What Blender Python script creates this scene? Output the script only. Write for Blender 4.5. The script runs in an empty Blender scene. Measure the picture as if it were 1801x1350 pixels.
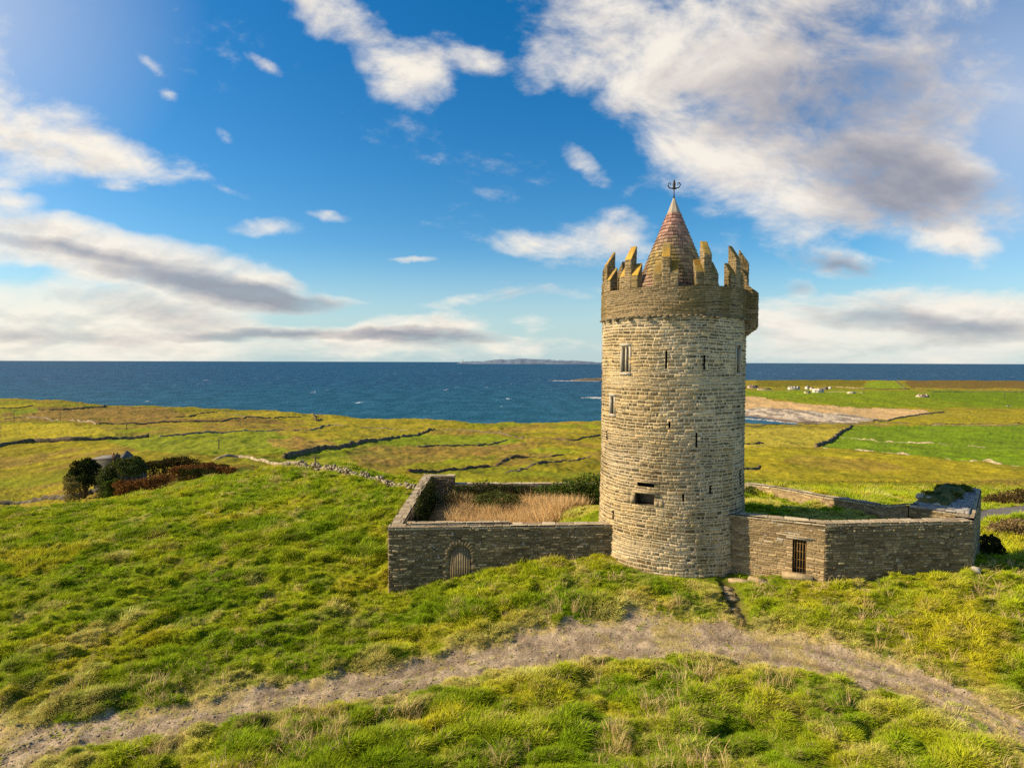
import bpy, math, random
import numpy as np
from mathutils import Matrix, Vector

# ------------------------------------------------------------------ camera, light
SC = bpy.context.scene
F = 1050.0; CW, CH = 1801.0, 1350.0
PITCH = math.radians(2.155); ROLL = math.radians(0.19); CAMZ = 11.0
_f = np.array([0, math.cos(PITCH), -math.sin(PITCH)]); _u0 = np.array([0, math.sin(PITCH), math.cos(PITCH)]); _x = np.array([1.0, 0, 0])
_u = _u0*math.cos(ROLL) - _x*math.sin(ROLL); _r = _x*math.cos(ROLL) + _u0*math.sin(ROLL)
cd = bpy.data.cameras.new("camera"); cam = bpy.data.objects.new("camera", cd); SC.collection.objects.link(cam)
cd.lens = F/CW*36.0; cd.sensor_width = 36.0; cd.clip_start = 0.2; cd.clip_end = 120000.0
m = Matrix.Identity(4)
for i in range(3):
    m[i][0] = _r[i]; m[i][1] = _u[i]; m[i][2] = -_f[i]
m[2][3] = CAMZ
cam.matrix_world = m
SC.camera = cam
SC.render.resolution_x, SC.render.resolution_y = 1024, 767
SC.view_settings.view_transform = 'Standard'; SC.view_settings.look = 'None'
SC.view_settings.exposure = 0.50; SC.view_settings.gamma = 1.0
SC.cycles.max_bounces = 6; SC.cycles.transparent_max_bounces = 8
SC.cycles.use_denoising = False; SC.cycles.denoising_prefilter = 'NONE'

def ray(px, py):
    """direction through a photo point, scaled so that y = 1: (t, 1, slope)"""
    a = (np.asarray(px, float)-CW/2)/F; b = (CH/2-np.asarray(py, float))/F
    d = [_f[i] + a*_r[i] + b*_u[i] for i in range(3)]
    return d[0]/d[1], d[2]/d[1]
def at(px, py, Y):
    t, s = ray(px, py); return (float(t*Y), float(Y), float(CAMZ+s*Y))
def zof(px, py, Y):
    return float(CAMZ + ray(px, py)[1]*Y)
def project(x, y, z):
    dx, dy, dz = x, y, z-CAMZ
    w = dx*_f[0]+dy*_f[1]+dz*_f[2]
    return CW/2+F*(dx*_r[0]+dy*_r[1]+dz*_r[2])/w, CH/2-F*(dx*_u[0]+dy*_u[1]+dz*_u[2])/w

SUN_AZ, SUN_EL = math.radians(266.5), math.radians(34.0)     # clockwise from +Y
sdir = Vector((math.sin(SUN_AZ)*math.cos(SUN_EL), math.cos(SUN_AZ)*math.cos(SUN_EL), math.sin(SUN_EL)))
sl = bpy.data.lights.new("sun", 'SUN'); sun = bpy.data.objects.new("sun", sl); SC.collection.objects.link(sun)
sl.energy = 5.0; sl.angle = math.radians(0.6); sl.color = (1.0, 0.83, 0.56)
sun.rotation_euler = (-sdir).to_track_quat('-Z', 'Y').to_euler()

# ------------------------------------------------------------------ node helper
class NT:
    def __init__(s, tree): s.t = tree; s.n = tree.nodes; s.l = tree.links
    def node(s, typ, **kw):
        n = s.n.new(typ)
        for k, v in kw.items(): setattr(n, k, v)
        return n
    def put(s, sock, v):
        if isinstance(v, bpy.types.NodeSocket): s.l.new(v, sock)
        elif v is not None:
            if sock.type == 'RGBA' and len(v) == 3: v = (*v, 1)
            sock.default_value = v
    def math(s, op, a, b=None, c=None, clamp=False):
        n = s.node('ShaderNodeMath', operation=op, use_clamp=clamp)
        s.put(n.inputs[0], a)
        if b is not None: s.put(n.inputs[1], b)
        if c is not None: s.put(n.inputs[2], c)
        return n.outputs[0]
    def mix(s, f, a, b, blend='MIX'):
        n = s.node('ShaderNodeMix', data_type='RGBA', blend_type=blend)
        s.put(n.inputs['Factor'], f); s.put(n.inputs[6], a); s.put(n.inputs[7], b)
        return n.outputs[2]
    def noise(s, vec, scale, detail=4, rough=0.55, dist=0.0, out=0, lac=2.0):
        n = s.node('ShaderNodeTexNoise'); n.inputs['Scale'].default_value = scale; n.inputs['Detail'].default_value = detail
        n.inputs['Roughness'].default_value = rough; n.inputs['Distortion'].default_value = dist; n.inputs['Lacunarity'].default_value = lac
        if vec is not None: s.l.new(vec, n.inputs['Vector'])
        return n.outputs[out]
    def ramp(s, f, stops, interp='LINEAR'):
        n = s.node('ShaderNodeValToRGB'); cr = n.color_ramp; cr.interpolation = interp
        while len(cr.elements) < len(stops): cr.elements.new(0.5)
        for e, (p, c) in zip(cr.elements, stops):
            e.position = p; e.color = (*c, 1) if len(c) == 3 else c
        s.put(n.inputs[0], f); return n.outputs[0]
    def smooth(s, f, a, b, lo=0.0, hi=1.0):
        n = s.node('ShaderNodeMapRange', interpolation_type='SMOOTHSTEP')
        s.put(n.inputs[0], f); n.inputs[1].default_value = a; n.inputs[2].default_value = b
        n.inputs[3].default_value = lo; n.inputs[4].default_value = hi
        return n.outputs[0]
    def mapping(s, vec, loc=(0,0,0), rot=(0,0,0), sc=(1,1,1), typ='POINT'):
        n = s.node('ShaderNodeMapping', vector_type=typ)
        s.l.new(vec, n.inputs[0]); n.inputs[1].default_value = loc; n.inputs[2].default_value = rot; n.inputs[3].default_value = sc
        return n.outputs[0]

# ------------------------------------------------------------------ sky (world)
W = bpy.data.worlds.new("World"); SC.world = W; W.use_nodes = True
N = NT(W.node_tree); N.n.clear()
tc = N.node('ShaderNodeTexCoord')
sep = N.node('ShaderNodeSeparateXYZ'); N.l.new(tc.outputs['Generated'], sep.inputs[0])
sky = N.node('ShaderNodeTexSky', sky_type='NISHITA'); sky.sun_disc = False
sky.sun_elevation = SUN_EL; sky.sun_rotation = SUN_AZ; sky.air_density = 1.0; sky.dust_density = 0.6; sky.ozone_density = 2.5; sky.altitude = 60
SKY_STR = 0.10
zc = N.math('MAXIMUM', sep.outputs[2], 0.004)
cmb = N.node('ShaderNodeCombineXYZ'); N.l.new(sep.outputs[0], cmb.inputs[0]); N.l.new(sep.outputs[1], cmb.inputs[1]); N.l.new(zc, cmb.inputs[2])
N.l.new(cmb.outputs[0], sky.inputs[0])
# sky-plane coordinates of a direction: u = x/|y|, v = z/|y|
ay = N.math('MAXIMUM', N.math('ABSOLUTE', sep.outputs[1]), 0.12)
u = N.math('DIVIDE', sep.outputs[0], ay); v = N.math('DIVIDE', sep.outputs[2], ay)
uv = N.node('ShaderNodeCombineXYZ'); N.l.new(u, uv.inputs[0]); N.l.new(v, uv.inputs[1]); UV = uv.outputs[0]
# warped coordinates for ragged outlines; stretched sideways near the horizon
vst = N.math('ADD', v, N.math('MULTIPLY', N.math('SUBTRACT', 1.0, N.math('EXPONENT', N.math('MULTIPLY', v, -6.0))), 0.30))
uv2 = N.node('ShaderNodeCombineXYZ'); N.l.new(u, uv2.inputs[0]); N.l.new(vst, uv2.inputs[1]); uv2.inputs[2].default_value = 3.7
UV2 = uv2.outputs[0]
def sub3(col, k):
    n = N.node('ShaderNodeVectorMath', operation='SUBTRACT'); N.l.new(col, n.inputs[0]); n.inputs[1].default_value = (k,)*3; return n.outputs[0]
def scl3(vec, k):
    n = N.node('ShaderNodeVectorMath', operation='SCALE'); N.l.new(vec, n.inputs[0]); n.inputs['Scale'].default_value = k; return n.outputs[0]
def add3(a, b):
    n = N.node('ShaderNodeVectorMath', operation='ADD'); N.l.new(a, n.inputs[0]); N.put(n.inputs[1], b); return n.outputs[0]
wn = N.noise(UV2, 5.0, 5, 0.6, out=1)
WUV = add3(UV, scl3(sub3(wn, 0.5), 0.055))
def blobs(lst, src):
    acc = None
    for (px, py, rx, ry, rot, amp) in lst:
        t, s = ray(px, py)
        mp = N.mapping(src, (float(t), float(s), 0), (0, 0, math.radians(rot)), (rx/F, ry/F, 1), 'TEXTURE')
        g = N.node('ShaderNodeTexGradient', gradient_type='SPHERICAL'); N.l.new(mp, g.inputs[0])
        f = N.math('MULTIPLY', g.outputs['Fac'], amp)
        acc = f if acc is None else N.math('ADD', acc, f)
    return acc
CL = [ # soft masses: px, py, rx, ry, rotation, strength
 (575,15,95,60,-30,1.3),(640,60,140,55,-32,1.3),(710,125,105,70,-25,1.6),(770,95,60,60,-10,.9),(840,108,70,30,-5,.9),
 (1110,50,260,150,-10,1.6),(1290,50,280,200,0,1.9),(1560,60,340,190,0,.8),(1450,230,320,180,-12,2.1),(1330,300,230,110,-10,1.6),(1580,320,280,115,-16,2.1),(1700,335,150,46,-12,.7),
 (950,110,60,70,-20,.8),(1130,200,170,60,-28,1.1),(1560,180,340,110,10,.9),(1240,240,120,60,-20,.9),
 (1020,285,75,28,-35,1.0),(1090,425,130,70,0,1.5),(945,430,90,35,-10,1.2),(1250,430,110,35,0,.6),
 (1430,435,120,55,-10,1.5),(1490,460,110,34,-6,1.0),(1665,412,70,50,0,1.6),(1715,435,75,34,-25,1.5),(1405,507,40,24,0,1.5),
 (1400,572,260,60,2,1.5),(1640,575,380,85,0,1.6),(1800,560,230,70,0,1.4),(1540,524,100,20,0,1.0),(1560,630,500,50,0,.7),
 (30,235,260,95,-12,1.9),(190,280,200,45,-6,1.4),(0,325,60,20,0,.9),(205,332,60,14,-3,.9),(10,355,90,22,-3,1.3),(0,80,50,110,0,.7),
 (298,166,26,16,-40,.65),(268,120,56,14,-35,.65),(468,118,52,18,-38,.8),(400,240,30,14,-40,.6),(395,325,90,16,-20,.5),
 (468,402,80,24,0,1.6),(577,380,55,14,-6,1.4),(737,457,58,8,0,1.6),
 (60,430,360,62,-6,2.1),(270,462,330,62,-13,2.4),(430,505,230,42,-12,2.2),(500,528,110,26,-10,1.2),(560,528,120,14,-8,1.0),(60,560,420,140,0,1.8),(300,560,240,70,5,1.4),(200,615,500,60,0,1.2),
 (600,588,190,16,0,1.3),(720,585,110,36,0,1.8),(800,580,90,36,0,1.8),(860,602,70,14,0,1.0),(640,592,80,24,0,1.2),(700,612,320,30,0,1.1),(930,520,230,20,5,1.2),(905,610,70,28,0,1.5),(935,577,60,18,0,1.4),(1010,612,90,20,0,.8),(470,583,200,18,-4,.9),
]
HOLES = [(1500,110,110,90,20,-1.1),(1255,185,80,50,-10,-1.0),(80,478,110,22,0,-1.0),(20,490,90,26,0,-.7),(1640,170,120,60,20,-.5),(1360,355,80,20,0,-.4)]
UV3 = N.mapping(UV2, rot=(0,0,math.radians(34)), sc=(.80,1.15,1))
fb = N.noise(UV3, 6.5, 9, 0.60, 0.35)
fb2 = N.noise(UV3, 22.0, 5, 0.62)
fine = N.math('ADD', N.math('MULTIPLY', N.math('SUBTRACT', fb, 0.5), 1.9), N.math('MULTIPLY', N.math('SUBTRACT', fb2, 0.5), 0.85))
calm = N.math('MULTIPLY', blobs([(150,500,620,210,-6,2.2),(1620,610,520,110,0,1.6)], UV), 1.0, clamp=True)
fine = N.math('MULTIPLY', fine, N.math('SUBTRACT', 1.0, N.math('MULTIPLY', calm, .62)))
base = blobs(CL + HOLES, WUV)
base = N.math('SUBTRACT', 1.0, N.math('EXPONENT', N.math('MULTIPLY', base, -1.15)))
dens = N.math('ADD', base, fine)
cover = N.math('MULTIPLY', N.smooth(dens, 0.20, 1.12), 0.95)
thick = N.smooth(dens, 0.5, 1.3)
# relief: the same field looked up a little toward the sun (left and up)
fbs = N.noise(add3(UV3, (-0.022, 0.03, 0)), 6.5, 7, 0.60, 0.35)
rel = N.math('MULTIPLY', N.math('SUBTRACT', fb, fbs), 1.25)
DK = [(400,512,300,32,-12,1.6),(130,440,260,15,-7,.8),(520,525,110,20,-10,.9),(1520,140,400,170,0,.85),(1650,330,270,75,-14,.95),(1500,250,300,120,-10,.45),(1480,465,140,26,-8,1.3),(1540,360,150,60,-10,.8),
      (480,588,240,14,0,1.3),(720,588,110,14,0,1.2),(800,600,120,14,0,1.2),(1540,556,160,18,0,.8),(1660,573,300,18,0,.7),(1720,590,160,26,0,.6),(1405,507,40,20,0,.8),(60,590,260,22,0,.6),(1780,45,160,14,4,1.2),(300,545,200,30,-8,.5)]
dk = blobs(DK, WUV)
shade = N.math('ADD', N.math('MULTIPLY', dk, 0.85), N.math('MULTIPLY', thick, 0.10))
shade = N.math('ADD', shade, N.math('MULTIPLY', N.math('SUBTRACT', fb2, 0.5), 0.12))
shade = N.math('SUBTRACT', shade, rel, clamp=True)
ccol = N.ramp(shade, [(0.0, (.68,.63,.56)), (0.35, (.47,.435,.415)), (0.7, (.31,.30,.325)), (1.0, (.225,.23,.27))])
# warm glare low on the left, toward the sun
gl = N.smooth(u, 0.9, -1.1)
ccol = N.mix(N.math('MULTIPLY', gl, 0.5), ccol, N.mix(1.0, ccol, (1.12, 1.10, 1.02), 'MULTIPLY'))
hs = N.node('ShaderNodeHueSaturation'); hs.inputs['Saturation'].default_value = 1.45; hs.inputs['Value'].default_value = 1.0
N.l.new(sky.outputs[0], hs.inputs['Color'])
skc = N.mix(1.0, hs.outputs[0], (.90*SKY_STR, 1.02*SKY_STR, 1.0*SKY_STR), 'MULTIPLY')
hz = N.smooth(v, 0.20, 0.0)
skc = N.mix(N.math('MULTIPLY', hz, 0.8), skc, (.36, .475, .52))
veil = N.math('ADD', blobs([(1800,190,360,380,0,.75),(-60,20,420,330,0,.6)], UV), N.smooth(u, -0.5, -1.5, 0, .45), clamp=True)
skc = N.mix(N.math('MULTIPLY', veil, 0.75), skc, (.50, .53, .60))
out = N.mix(cover, skc, ccol)
bg = N.node('ShaderNodeBackground'); N.l.new(out, bg.inputs[0]); bg.inputs[1].default_value = 1.0
CLOUD_K = 0.78
cc = ccol
wo = N.node('ShaderNodeOutputWorld'); N.l.new(bg.outputs[0], wo.inputs[0])
W.cycles.sampling_method = 'MANUAL'; W.cycles.sample_map_resolution = 512

# ------------------------------------------------------------------ object helpers
COL = SC.collection
def tag(o, label=None, cat=None, group=None, kind=None):
    if label:
        o['label'] = label
        if not kind: kind = 'thing'
    if cat: o['category'] = cat
    if group: o['group'] = group
    if kind: o['kind'] = kind
    return o
def empty(name, loc=(0,0,0), rz=0, **kw):
    o = bpy.data.objects.new(name, None); COL.objects.link(o); o.location = loc; o.rotation_euler = (0,0,rz)
    o.empty_display_size = 0.3
    return tag(o, **kw)
MW = {}
def mesh_obj(name, V, Q, mat, parent=None, col=None, T=None, smooth=False, **kw):
    """V (n,3) world coordinates; Q (m,4) quads; T (k,3) triangles"""
    V = np.asarray(V, dtype=np.float32)
    me = bpy.data.meshes.new(name)
    Q = np.zeros((0,4), np.int32) if Q is None else np.asarray(Q, np.int32).reshape(-1,4)
    T = np.zeros((0,3), np.int32) if T is None else np.asarray(T, np.int32).reshape(-1,3)
    loops = np.concatenate([Q.ravel(), T.ravel()])
    starts = np.concatenate([np.arange(len(Q))*4, len(Q)*4+np.arange(len(T))*3])
    par = None
    if parent is not None:
        W_ = parent_world(parent)
        inv = np.array(W_.inverted())
        V = V @ inv[:3,:3].T + inv[:3,3]
    me.vertices.add(len(V)); me.vertices.foreach_set('co', V.astype(np.float32).ravel())
    me.loops.add(len(loops)); me.loops.foreach_set('vertex_index', loops.astype(np.int32))
    me.polygons.add(len(starts)); me.polygons.foreach_set('loop_start', starts.astype(np.int32))
    me.update(calc_edges=True)
    if smooth: me.polygons.foreach_set('use_smooth', np.ones(len(starts), bool))
    if col is not None:
        a = me.attributes.new('col', 'FLOAT_COLOR', 'POINT')
        c = np.ones((len(V),4), np.float32); c[:,:3] = col; a.data.foreach_set('color', c.ravel())
    if mat: me.materials.append(mat)
    o = bpy.data.objects.new(name, me); COL.objects.link(o)
    if parent is not None: o.parent = parent
    return tag(o, **kw)
def parent_world(p):
    Mx = Matrix.Translation(p.location) @ p.rotation_euler.to_matrix().to_4x4()
    if p.parent is not None: Mx = parent_world(p.parent) @ Mx
    return Mx

class MB:
    """collects simple solids (world coordinates)"""
    def __init__(s): s.v = []; s.q = []; s.t = []
    def quadgrid(s, P):
        """P (a,b,3)"""
        a, b = P.shape[:2]; o = len(s.v); s.v.extend(P.reshape(-1,3).tolist())
        for i in range(a-1):
            for j in range(b-1):
                s.q.append((o+i*b+j, o+(i+1)*b+j, o+(i+1)*b+j+1, o+i*b+j+1))
    def hexa(s, b, t):
        """bottom 4 and top 4 points, same order, counter-clockwise seen from above"""
        o = len(s.v); s.v.extend([tuple(p) for p in b]+[tuple(p) for p in t])
        s.q += [(o+3,o+2,o+1,o),(o+4,o+5,o+6,o+7)]
        for i in range(4):
            j = (i+1)%4; s.q.append((o+i,o+j,o+4+j,o+4+i))
    def box(s, c, size, rz=0.0, jit=0.0, rnd=None):
        cx, cy, cz = c; sx, sy, sz = [k/2 for k in size]; ca, sa = math.cos(rz), math.sin(rz)
        def p(x, y, z):
            if jit: x += rnd.uniform(-jit,jit); y += rnd.uniform(-jit,jit); z += rnd.uniform(-jit,jit)
            return (cx+x*ca-y*sa, cy+x*sa+y*ca, cz+z)
        s.hexa([p(-sx,-sy,-sz),p(sx,-sy,-sz),p(sx,sy,-sz),p(-sx,sy,-sz)], [p(-sx,-sy,sz),p(sx,-sy,sz),p(sx,sy,sz),p(-sx,sy,sz)])
    def tube(s, pts, r, n=6):
        pts = [Vector(p) for p in pts]; rings = []
        rs = r if isinstance(r, (list, tuple)) else [r]*len(pts)
        for i, p in enumerate(pts):
            d = (pts[min(i+1,len(pts)-1)]-pts[max(i-1,0)]).normalized()
            a = d.cross(Vector((0,0,1)) if abs(d.z) < .9 else Vector((1,0,0))).normalized(); b = d.cross(a)
            rings.append([p+(a*math.cos(2*math.pi*k/n)+b*math.sin(2*math.pi*k/n))*rs[i] for k in range(n)])
        o = len(s.v)
        for rg in rings: s.v.extend([tuple(q) for q in rg])
        for i in range(len(pts)-1):
            for k in range(n):
                k2 = (k+1)%n; s.q.append((o+i*n+k,o+i*n+k2,o+(i+1)*n+k2,o+(i+1)*n+k))
        for end, ri in ((0,0),(1,len(pts)-1)):
            c = len(s.v); s.v.append(tuple(pts[ri]))
            for k in range(n):
                k2 = (k+1)%n; s.t.append((c,o+ri*n+k,o+ri*n+k2) if end else (c,o+ri*n+k2,o+ri*n+k))
    def build(s, name, mat, parent=None, **kw):
        return mesh_obj(name, np.array(s.v), s.q, mat, parent, T=s.t, **kw)

# ------------------------------------------------------------------ numpy noise
def _hash(ix, iy, seed):
    h = (ix.astype(np.int64)*374761393 + iy.astype(np.int64)*668265263 + seed*1442695041) & 0xFFFFFFFF
    h = ((h ^ (h >> 13))*1274126177) & 0xFFFFFFFF
    h = ((h ^ (h >> 16))*2246822519) & 0xFFFFFFFF
    return ((h ^ (h >> 15)) & 0xFFFFFF)/float(0xFFFFFF)
def vnoise(x, y, seed=0):
    ix = np.floor(x); iy = np.floor(y); fx = x-ix; fy = y-iy
    fx = fx*fx*fx*(fx*(fx*6-15)+10); fy = fy*fy*fy*(fy*(fy*6-15)+10)
    a = _hash(ix,iy,seed); b = _hash(ix+1,iy,seed); c = _hash(ix,iy+1,seed); d = _hash(ix+1,iy+1,seed)
    return (a+(b-a)*fx)*(1-fy)+(c+(d-c)*fx)*fy
def fbm(x, y, seed=0, octv=4, gain=.5):
    s = 0; a = 1; n = 0
    for o in range(octv):
        s = s+a*vnoise(x*2**o+o*17.3, y*2**o-o*9.1, seed+o); n += a; a *= gain
    return s/n
def sstep(x, a, b):
    t = np.clip((x-a)/(b-a), 0, 1); return t*t*(3-2*t)
def lerp(a, b, f):
    f = np.asarray(f); a = np.asarray(a); b = np.asarray(b)
    if f.ndim and any(q.ndim and q.shape[-1] == 3 and (q.ndim > f.ndim or q.shape == (3,)) for q in (a, b)) and not (f.ndim == 2 and f.shape[-1] == 1): f = f[..., None]
    return np.asarray(a)*(1-f)+np.asarray(b)*f
def inpoly(x, y, poly):
    r = np.zeros(np.shape(x), bool); n = len(poly)
    for i in range(n):
        x1, y1 = poly[i]; x2, y2 = poly[(i+1)%n]
        if y1 == y2: continue
        c = ((y1 > y) != (y2 > y)) & (x < (x2-x1)*(y-y1)/(y2-y1)+x1)
        r ^= c
    return r
def dist_poly(x, y, pts, closed=False):
    d = np.full(np.shape(x), 1e9); n = len(pts)
    for i in range(n if closed else n-1):
        x1, y1 = pts[i]; x2, y2 = pts[(i+1)%n]; dx, dy = x2-x1, y2-y1
        t = np.clip(((x-x1)*dx+(y-y1)*dy)/(dx*dx+dy*dy+1e-12), 0, 1)
        d = np.minimum(d, np.hypot(x-x1-t*dx, y-y1-t*dy))
    return d

# ------------------------------------------------------------------ materials
def new_mat(name):
    M = bpy.data.materials.new(name); M.use_nodes = True; n = NT(M.node_tree)
    bs = M.node_tree.nodes['Principled BSDF']; return M, n, bs
def mat_attr(name, rough=.9, noise_scale=9.0, noise_amt=.35, bump=.0, bump_scale=30., spec=.2):
    M, n, bs = new_mat(name)
    at_ = n.node('ShaderNodeAttribute', attribute_name='col'); g = n.node('ShaderNodeTexCoord')
    nz = n.noise(g.outputs['Object'], noise_scale, 6, .65)
    k = n.smooth(nz, .3, .7, 1-noise_amt, 1+noise_amt)
    vm = n.node('ShaderNodeVectorMath', operation='SCALE'); n.l.new(at_.outputs['Color'], vm.inputs[0]); n.l.new(k, vm.inputs['Scale'])
    n.l.new(vm.outputs[0], bs.inputs['Base Color']); bs.inputs['Roughness'].default_value = rough
    bs.inputs['Specular IOR Level'].default_value = spec
    if bump:
        b = n.node('ShaderNodeBump'); b.inputs['Strength'].default_value = bump; b.inputs['Distance'].default_value = .05
        n.l.new(n.noise(g.outputs['Object'], bump_scale, 5, .6), b.inputs['Height']); n.l.new(b.outputs[0], bs.inputs['Normal'])
    return M
def mat_flat(name, c, rough=.8, metal=0, var=.25, scale=6., spec=.3, bump=0., c2=None):
    M, n, bs = new_mat(name); g = n.node('ShaderNodeTexCoord')
    nz = n.noise(g.outputs['Object'], scale, 6, .65)
    a = tuple(k*(1-var) for k in c); b = c2 or tuple(min(1, k*(1+var)) for k in c)
    n.l.new(n.ramp(nz, [(.3, a), (.7, b)]), bs.inputs['Base Color'])
    bs.inputs['Roughness'].default_value = rough; bs.inputs['Metallic'].default_value = metal; bs.inputs['Specular IOR Level'].default_value = spec
    if bump:
        bb = n.node('ShaderNodeBump'); bb.inputs['Strength'].default_value = bump; bb.inputs['Distance'].default_value = .04
        n.l.new(nz, bb.inputs['Height']); n.l.new(bb.outputs[0], bs.inputs['Normal'])
    return M
M_STONE = mat_attr('stone masonry', .9, 14., .28, .5, 45.)
M_GROUND = mat_attr('grassy ground', 1.0, 1.6, .28, 0, 8., .05)
M_GRAVEL = mat_attr('gravel track', .95, 16., .4, .6, 40., .1)
M_FAR = mat_attr('dry stone', .95, 1.2, .35, .0, 5., .1)
M_DARK = mat_flat('dark recess stone', (.05,.042,.03), .95)
M_FRAME = mat_flat('pale dressed stone', (.42,.36,.27), .85, var=.2, scale=8)
M_IRON = mat_flat('rusted iron', (.045,.03,.022), .6, .5, var=.3)
M_WOOD = mat_flat('weathered door boards', (.24,.18,.105), .85, var=.35, scale=3)
M_LEAD = mat_flat('weathered lead', (.36,.29,.21), .6, .0, var=.2, scale=3)
M_NICHE = mat_flat('niche block stone', (.33,.25,.14), .9, var=.35, scale=4, bump=.4)
M_SPOUT = mat_flat('spout stone', (.20,.155,.09), .9, var=.4)
M_WHITE = mat_flat('white render', (.58,.53,.46), .8, var=.06, scale=1)

def mat_leaf(name, trans=.3, inst=False):
    M = bpy.data.materials.new(name); M.use_nodes = True; n = NT(M.node_tree); n.n.clear()
    at_ = n.node('ShaderNodeAttribute', attribute_name='tint' if inst else 'col')
    if inst: at_.attribute_type = 'INSTANCER'
    d = n.node('ShaderNodeBsdfDiffuse'); t = n.node('ShaderNodeBsdfTranslucent'); mx = n.node('ShaderNodeMixShader')
    n.l.new(at_.outputs['Color'], d.inputs[0]); n.l.new(at_.outputs['Color'], t.inputs[0]); mx.inputs[0].default_value = trans
    n.l.new(d.outputs[0], mx.inputs[1]); n.l.new(t.outputs[0], mx.inputs[2])
    if inst:
        g = n.node('ShaderNodeNewGeometry'); a = n.node('ShaderNodeVectorMath', operation='ADD'); n.l.new(g.outputs['Normal'], a.inputs[0]); a.inputs[1].default_value = (-.25,0,.9)
        b_ = n.node('ShaderNodeVectorMath', operation='NORMALIZE'); n.l.new(a.outputs[0], b_.inputs[0]); n.l.new(b_.outputs[0], d.inputs['Normal'])
    o = n.node('ShaderNodeOutputMaterial'); n.l.new(mx.outputs[0], o.inputs[0]); return M
M_GRASS = mat_leaf('grass blades', .3, True)
M_LEAF = mat_leaf('leaves', .25)

# ------------------------------------------------------------------ terrain heights
SEA = CAMZ-60.0
CP = [-500,0,200,400,600,700,760,900,1050,1180,1300,1400,1540,1640,1720,1801,2300]
NEAR = { # depth: ground height at each column
 5:   [-1.6]*5+[-1.3]*4+[-1.0]*8,
 14:  [-1.8,-1.6,-1.4,-1.2,-1.0,-.95,-.9,-.85,-.8,-.8,-.8,-.8,-.8,-.7,-.6,-.6,-.5],
 18:  [-1.8,-1.6,-1.4,-1.2,-1.05,-1.0,-1,-.95,-.9,-.9,-.9,-.9,-.9,-.85,-.8,-.75,-.5],
 22:  [-1.7,-1.4,-1.3,-1.2,-1.2,-1.2,-1.15,-1.05,-.95,-.85,-.8,-.75,-.6,-.5,-.4,-.3,0],
 26:  [-1.6,-1.3,-1.15,-1.1,-1.15,-1.15,-1.1,-.8,-.5,-.4,-.35,-.1,.3,.5,.6,.6,.8],
 29:  [-1.5,-1.2,-1.05,-1,-1.15,-1.25,-1.0,-.35,.22,.16,.12,.55,.95,1.0,1.02,1.0,1.2],
 31.5:[-1.5,-1.2,-1,-.95,-1.05,-1.15,-.85,-.15,.5,.3,.3,1.,1.2,1.2,.5,.4,.6],
 35:  [-1.5,-1.2,-.9,-.6,-.5,-.45,-.2,.3,.7,.8,1.,1.,1.,.5,-1.2,-1.2,-1.2],
 40:  [-1.6,-1.4,-.9,-.35,-.1,0,.3,.8,.9,1,1.2,1.2,.8,-.2,-1.6,-1.8,-2],
 45:  [-1.8,-1.7,-1.1,-.4,.15,.6,.8,1,1,1,1.2,1.0,.2,-.9,-1.6,-1.9,-2],
 52:  [-2.6,-2.4,-1.6,-.6,.25,.4,-.3,-.5,-.5,-.5,-.4,-.5,-.9,-1.4,-1.9,-2,-2.4],
 60:  [-5.5,-5.2,-3.2,-.7,.3,-1.2,-2,-2.2,-2.2,-2.2,-2.2,-2.2,-2.5,-2.7,-2.9,-3,-3.4],
 75:  [-9.5,-9.2,-7.4,-4.8,-3.6,-4.2,-4.6,-5,-5,-5,-5,-5,-5,-5,-5,-5,-5],
}
FAR = { # depth: photo row where the ground at that depth lies (or None: under the sea)
 90:  [860,884,861,842,838,850,850,848,848,848,848,848,848,848,848,848,848],
 120: [815,835,818,810,815,826,829,829,829,829,829,829,829,829,829,829,829],
 160: [785,800,790,786,795,803,806,808,808,808,808,808,808,808,808,808,808],
 220: [760,765,760,762,771,779,782,785,785,785,787,788,788,788,788,788,788],
 300: [738,737,742,745,755,763,766,768,766,768,770,771,771,771,771,771,771],
 400: [718,716,724,730,742,748,751,755,750,754,756,757,757,757,757,757,757],
 500: [702,701,713,721,733,737,740,745,740,745,748,748,748,748,748,748,748],
 530: [702,701,713,721,733,738,740.5,None,740,745,746,747,746,745,745,745,745],
 560: [None]*11+[None,742,742,742,742,742],
 600: [None]*11+[739.5,738,738,738,738,738],
 660: [None]*10+[733,728,731,730,730,730,730],
 720: [None]*10+[719,718,722,722,722,722,722],
 780: [None]*10+[711,709,712,714,715,715,715],
 880: [None]*10+[698,700,702,705,706,706,706],
 1000:[None]*10+[692,692,694,697,698,698,698],
 1200:[None]*10+[685,685,686,688,688,688,688],
 1500:[None]*10+[676,677,677,678,678,679,679],
 1900:[None]*10+[668.5,668.5,668.5,669,669,670,671],
 2060:[None]*17, 6000:[None]*17,
}
CT = np.array([(p-CW/2)/F for p in CP])
rows = []; rY = []
for Y, r in NEAR.items(): rY.append(Y); rows.append(r)
for Y, r in FAR.items():
    rY.append(Y); rows.append([SEA-6 if q is None else zof(p, q, Y) for p, q in zip(CP, r)])
rY = np.array(rY, float); rZ = np.array(rows, float)
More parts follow.
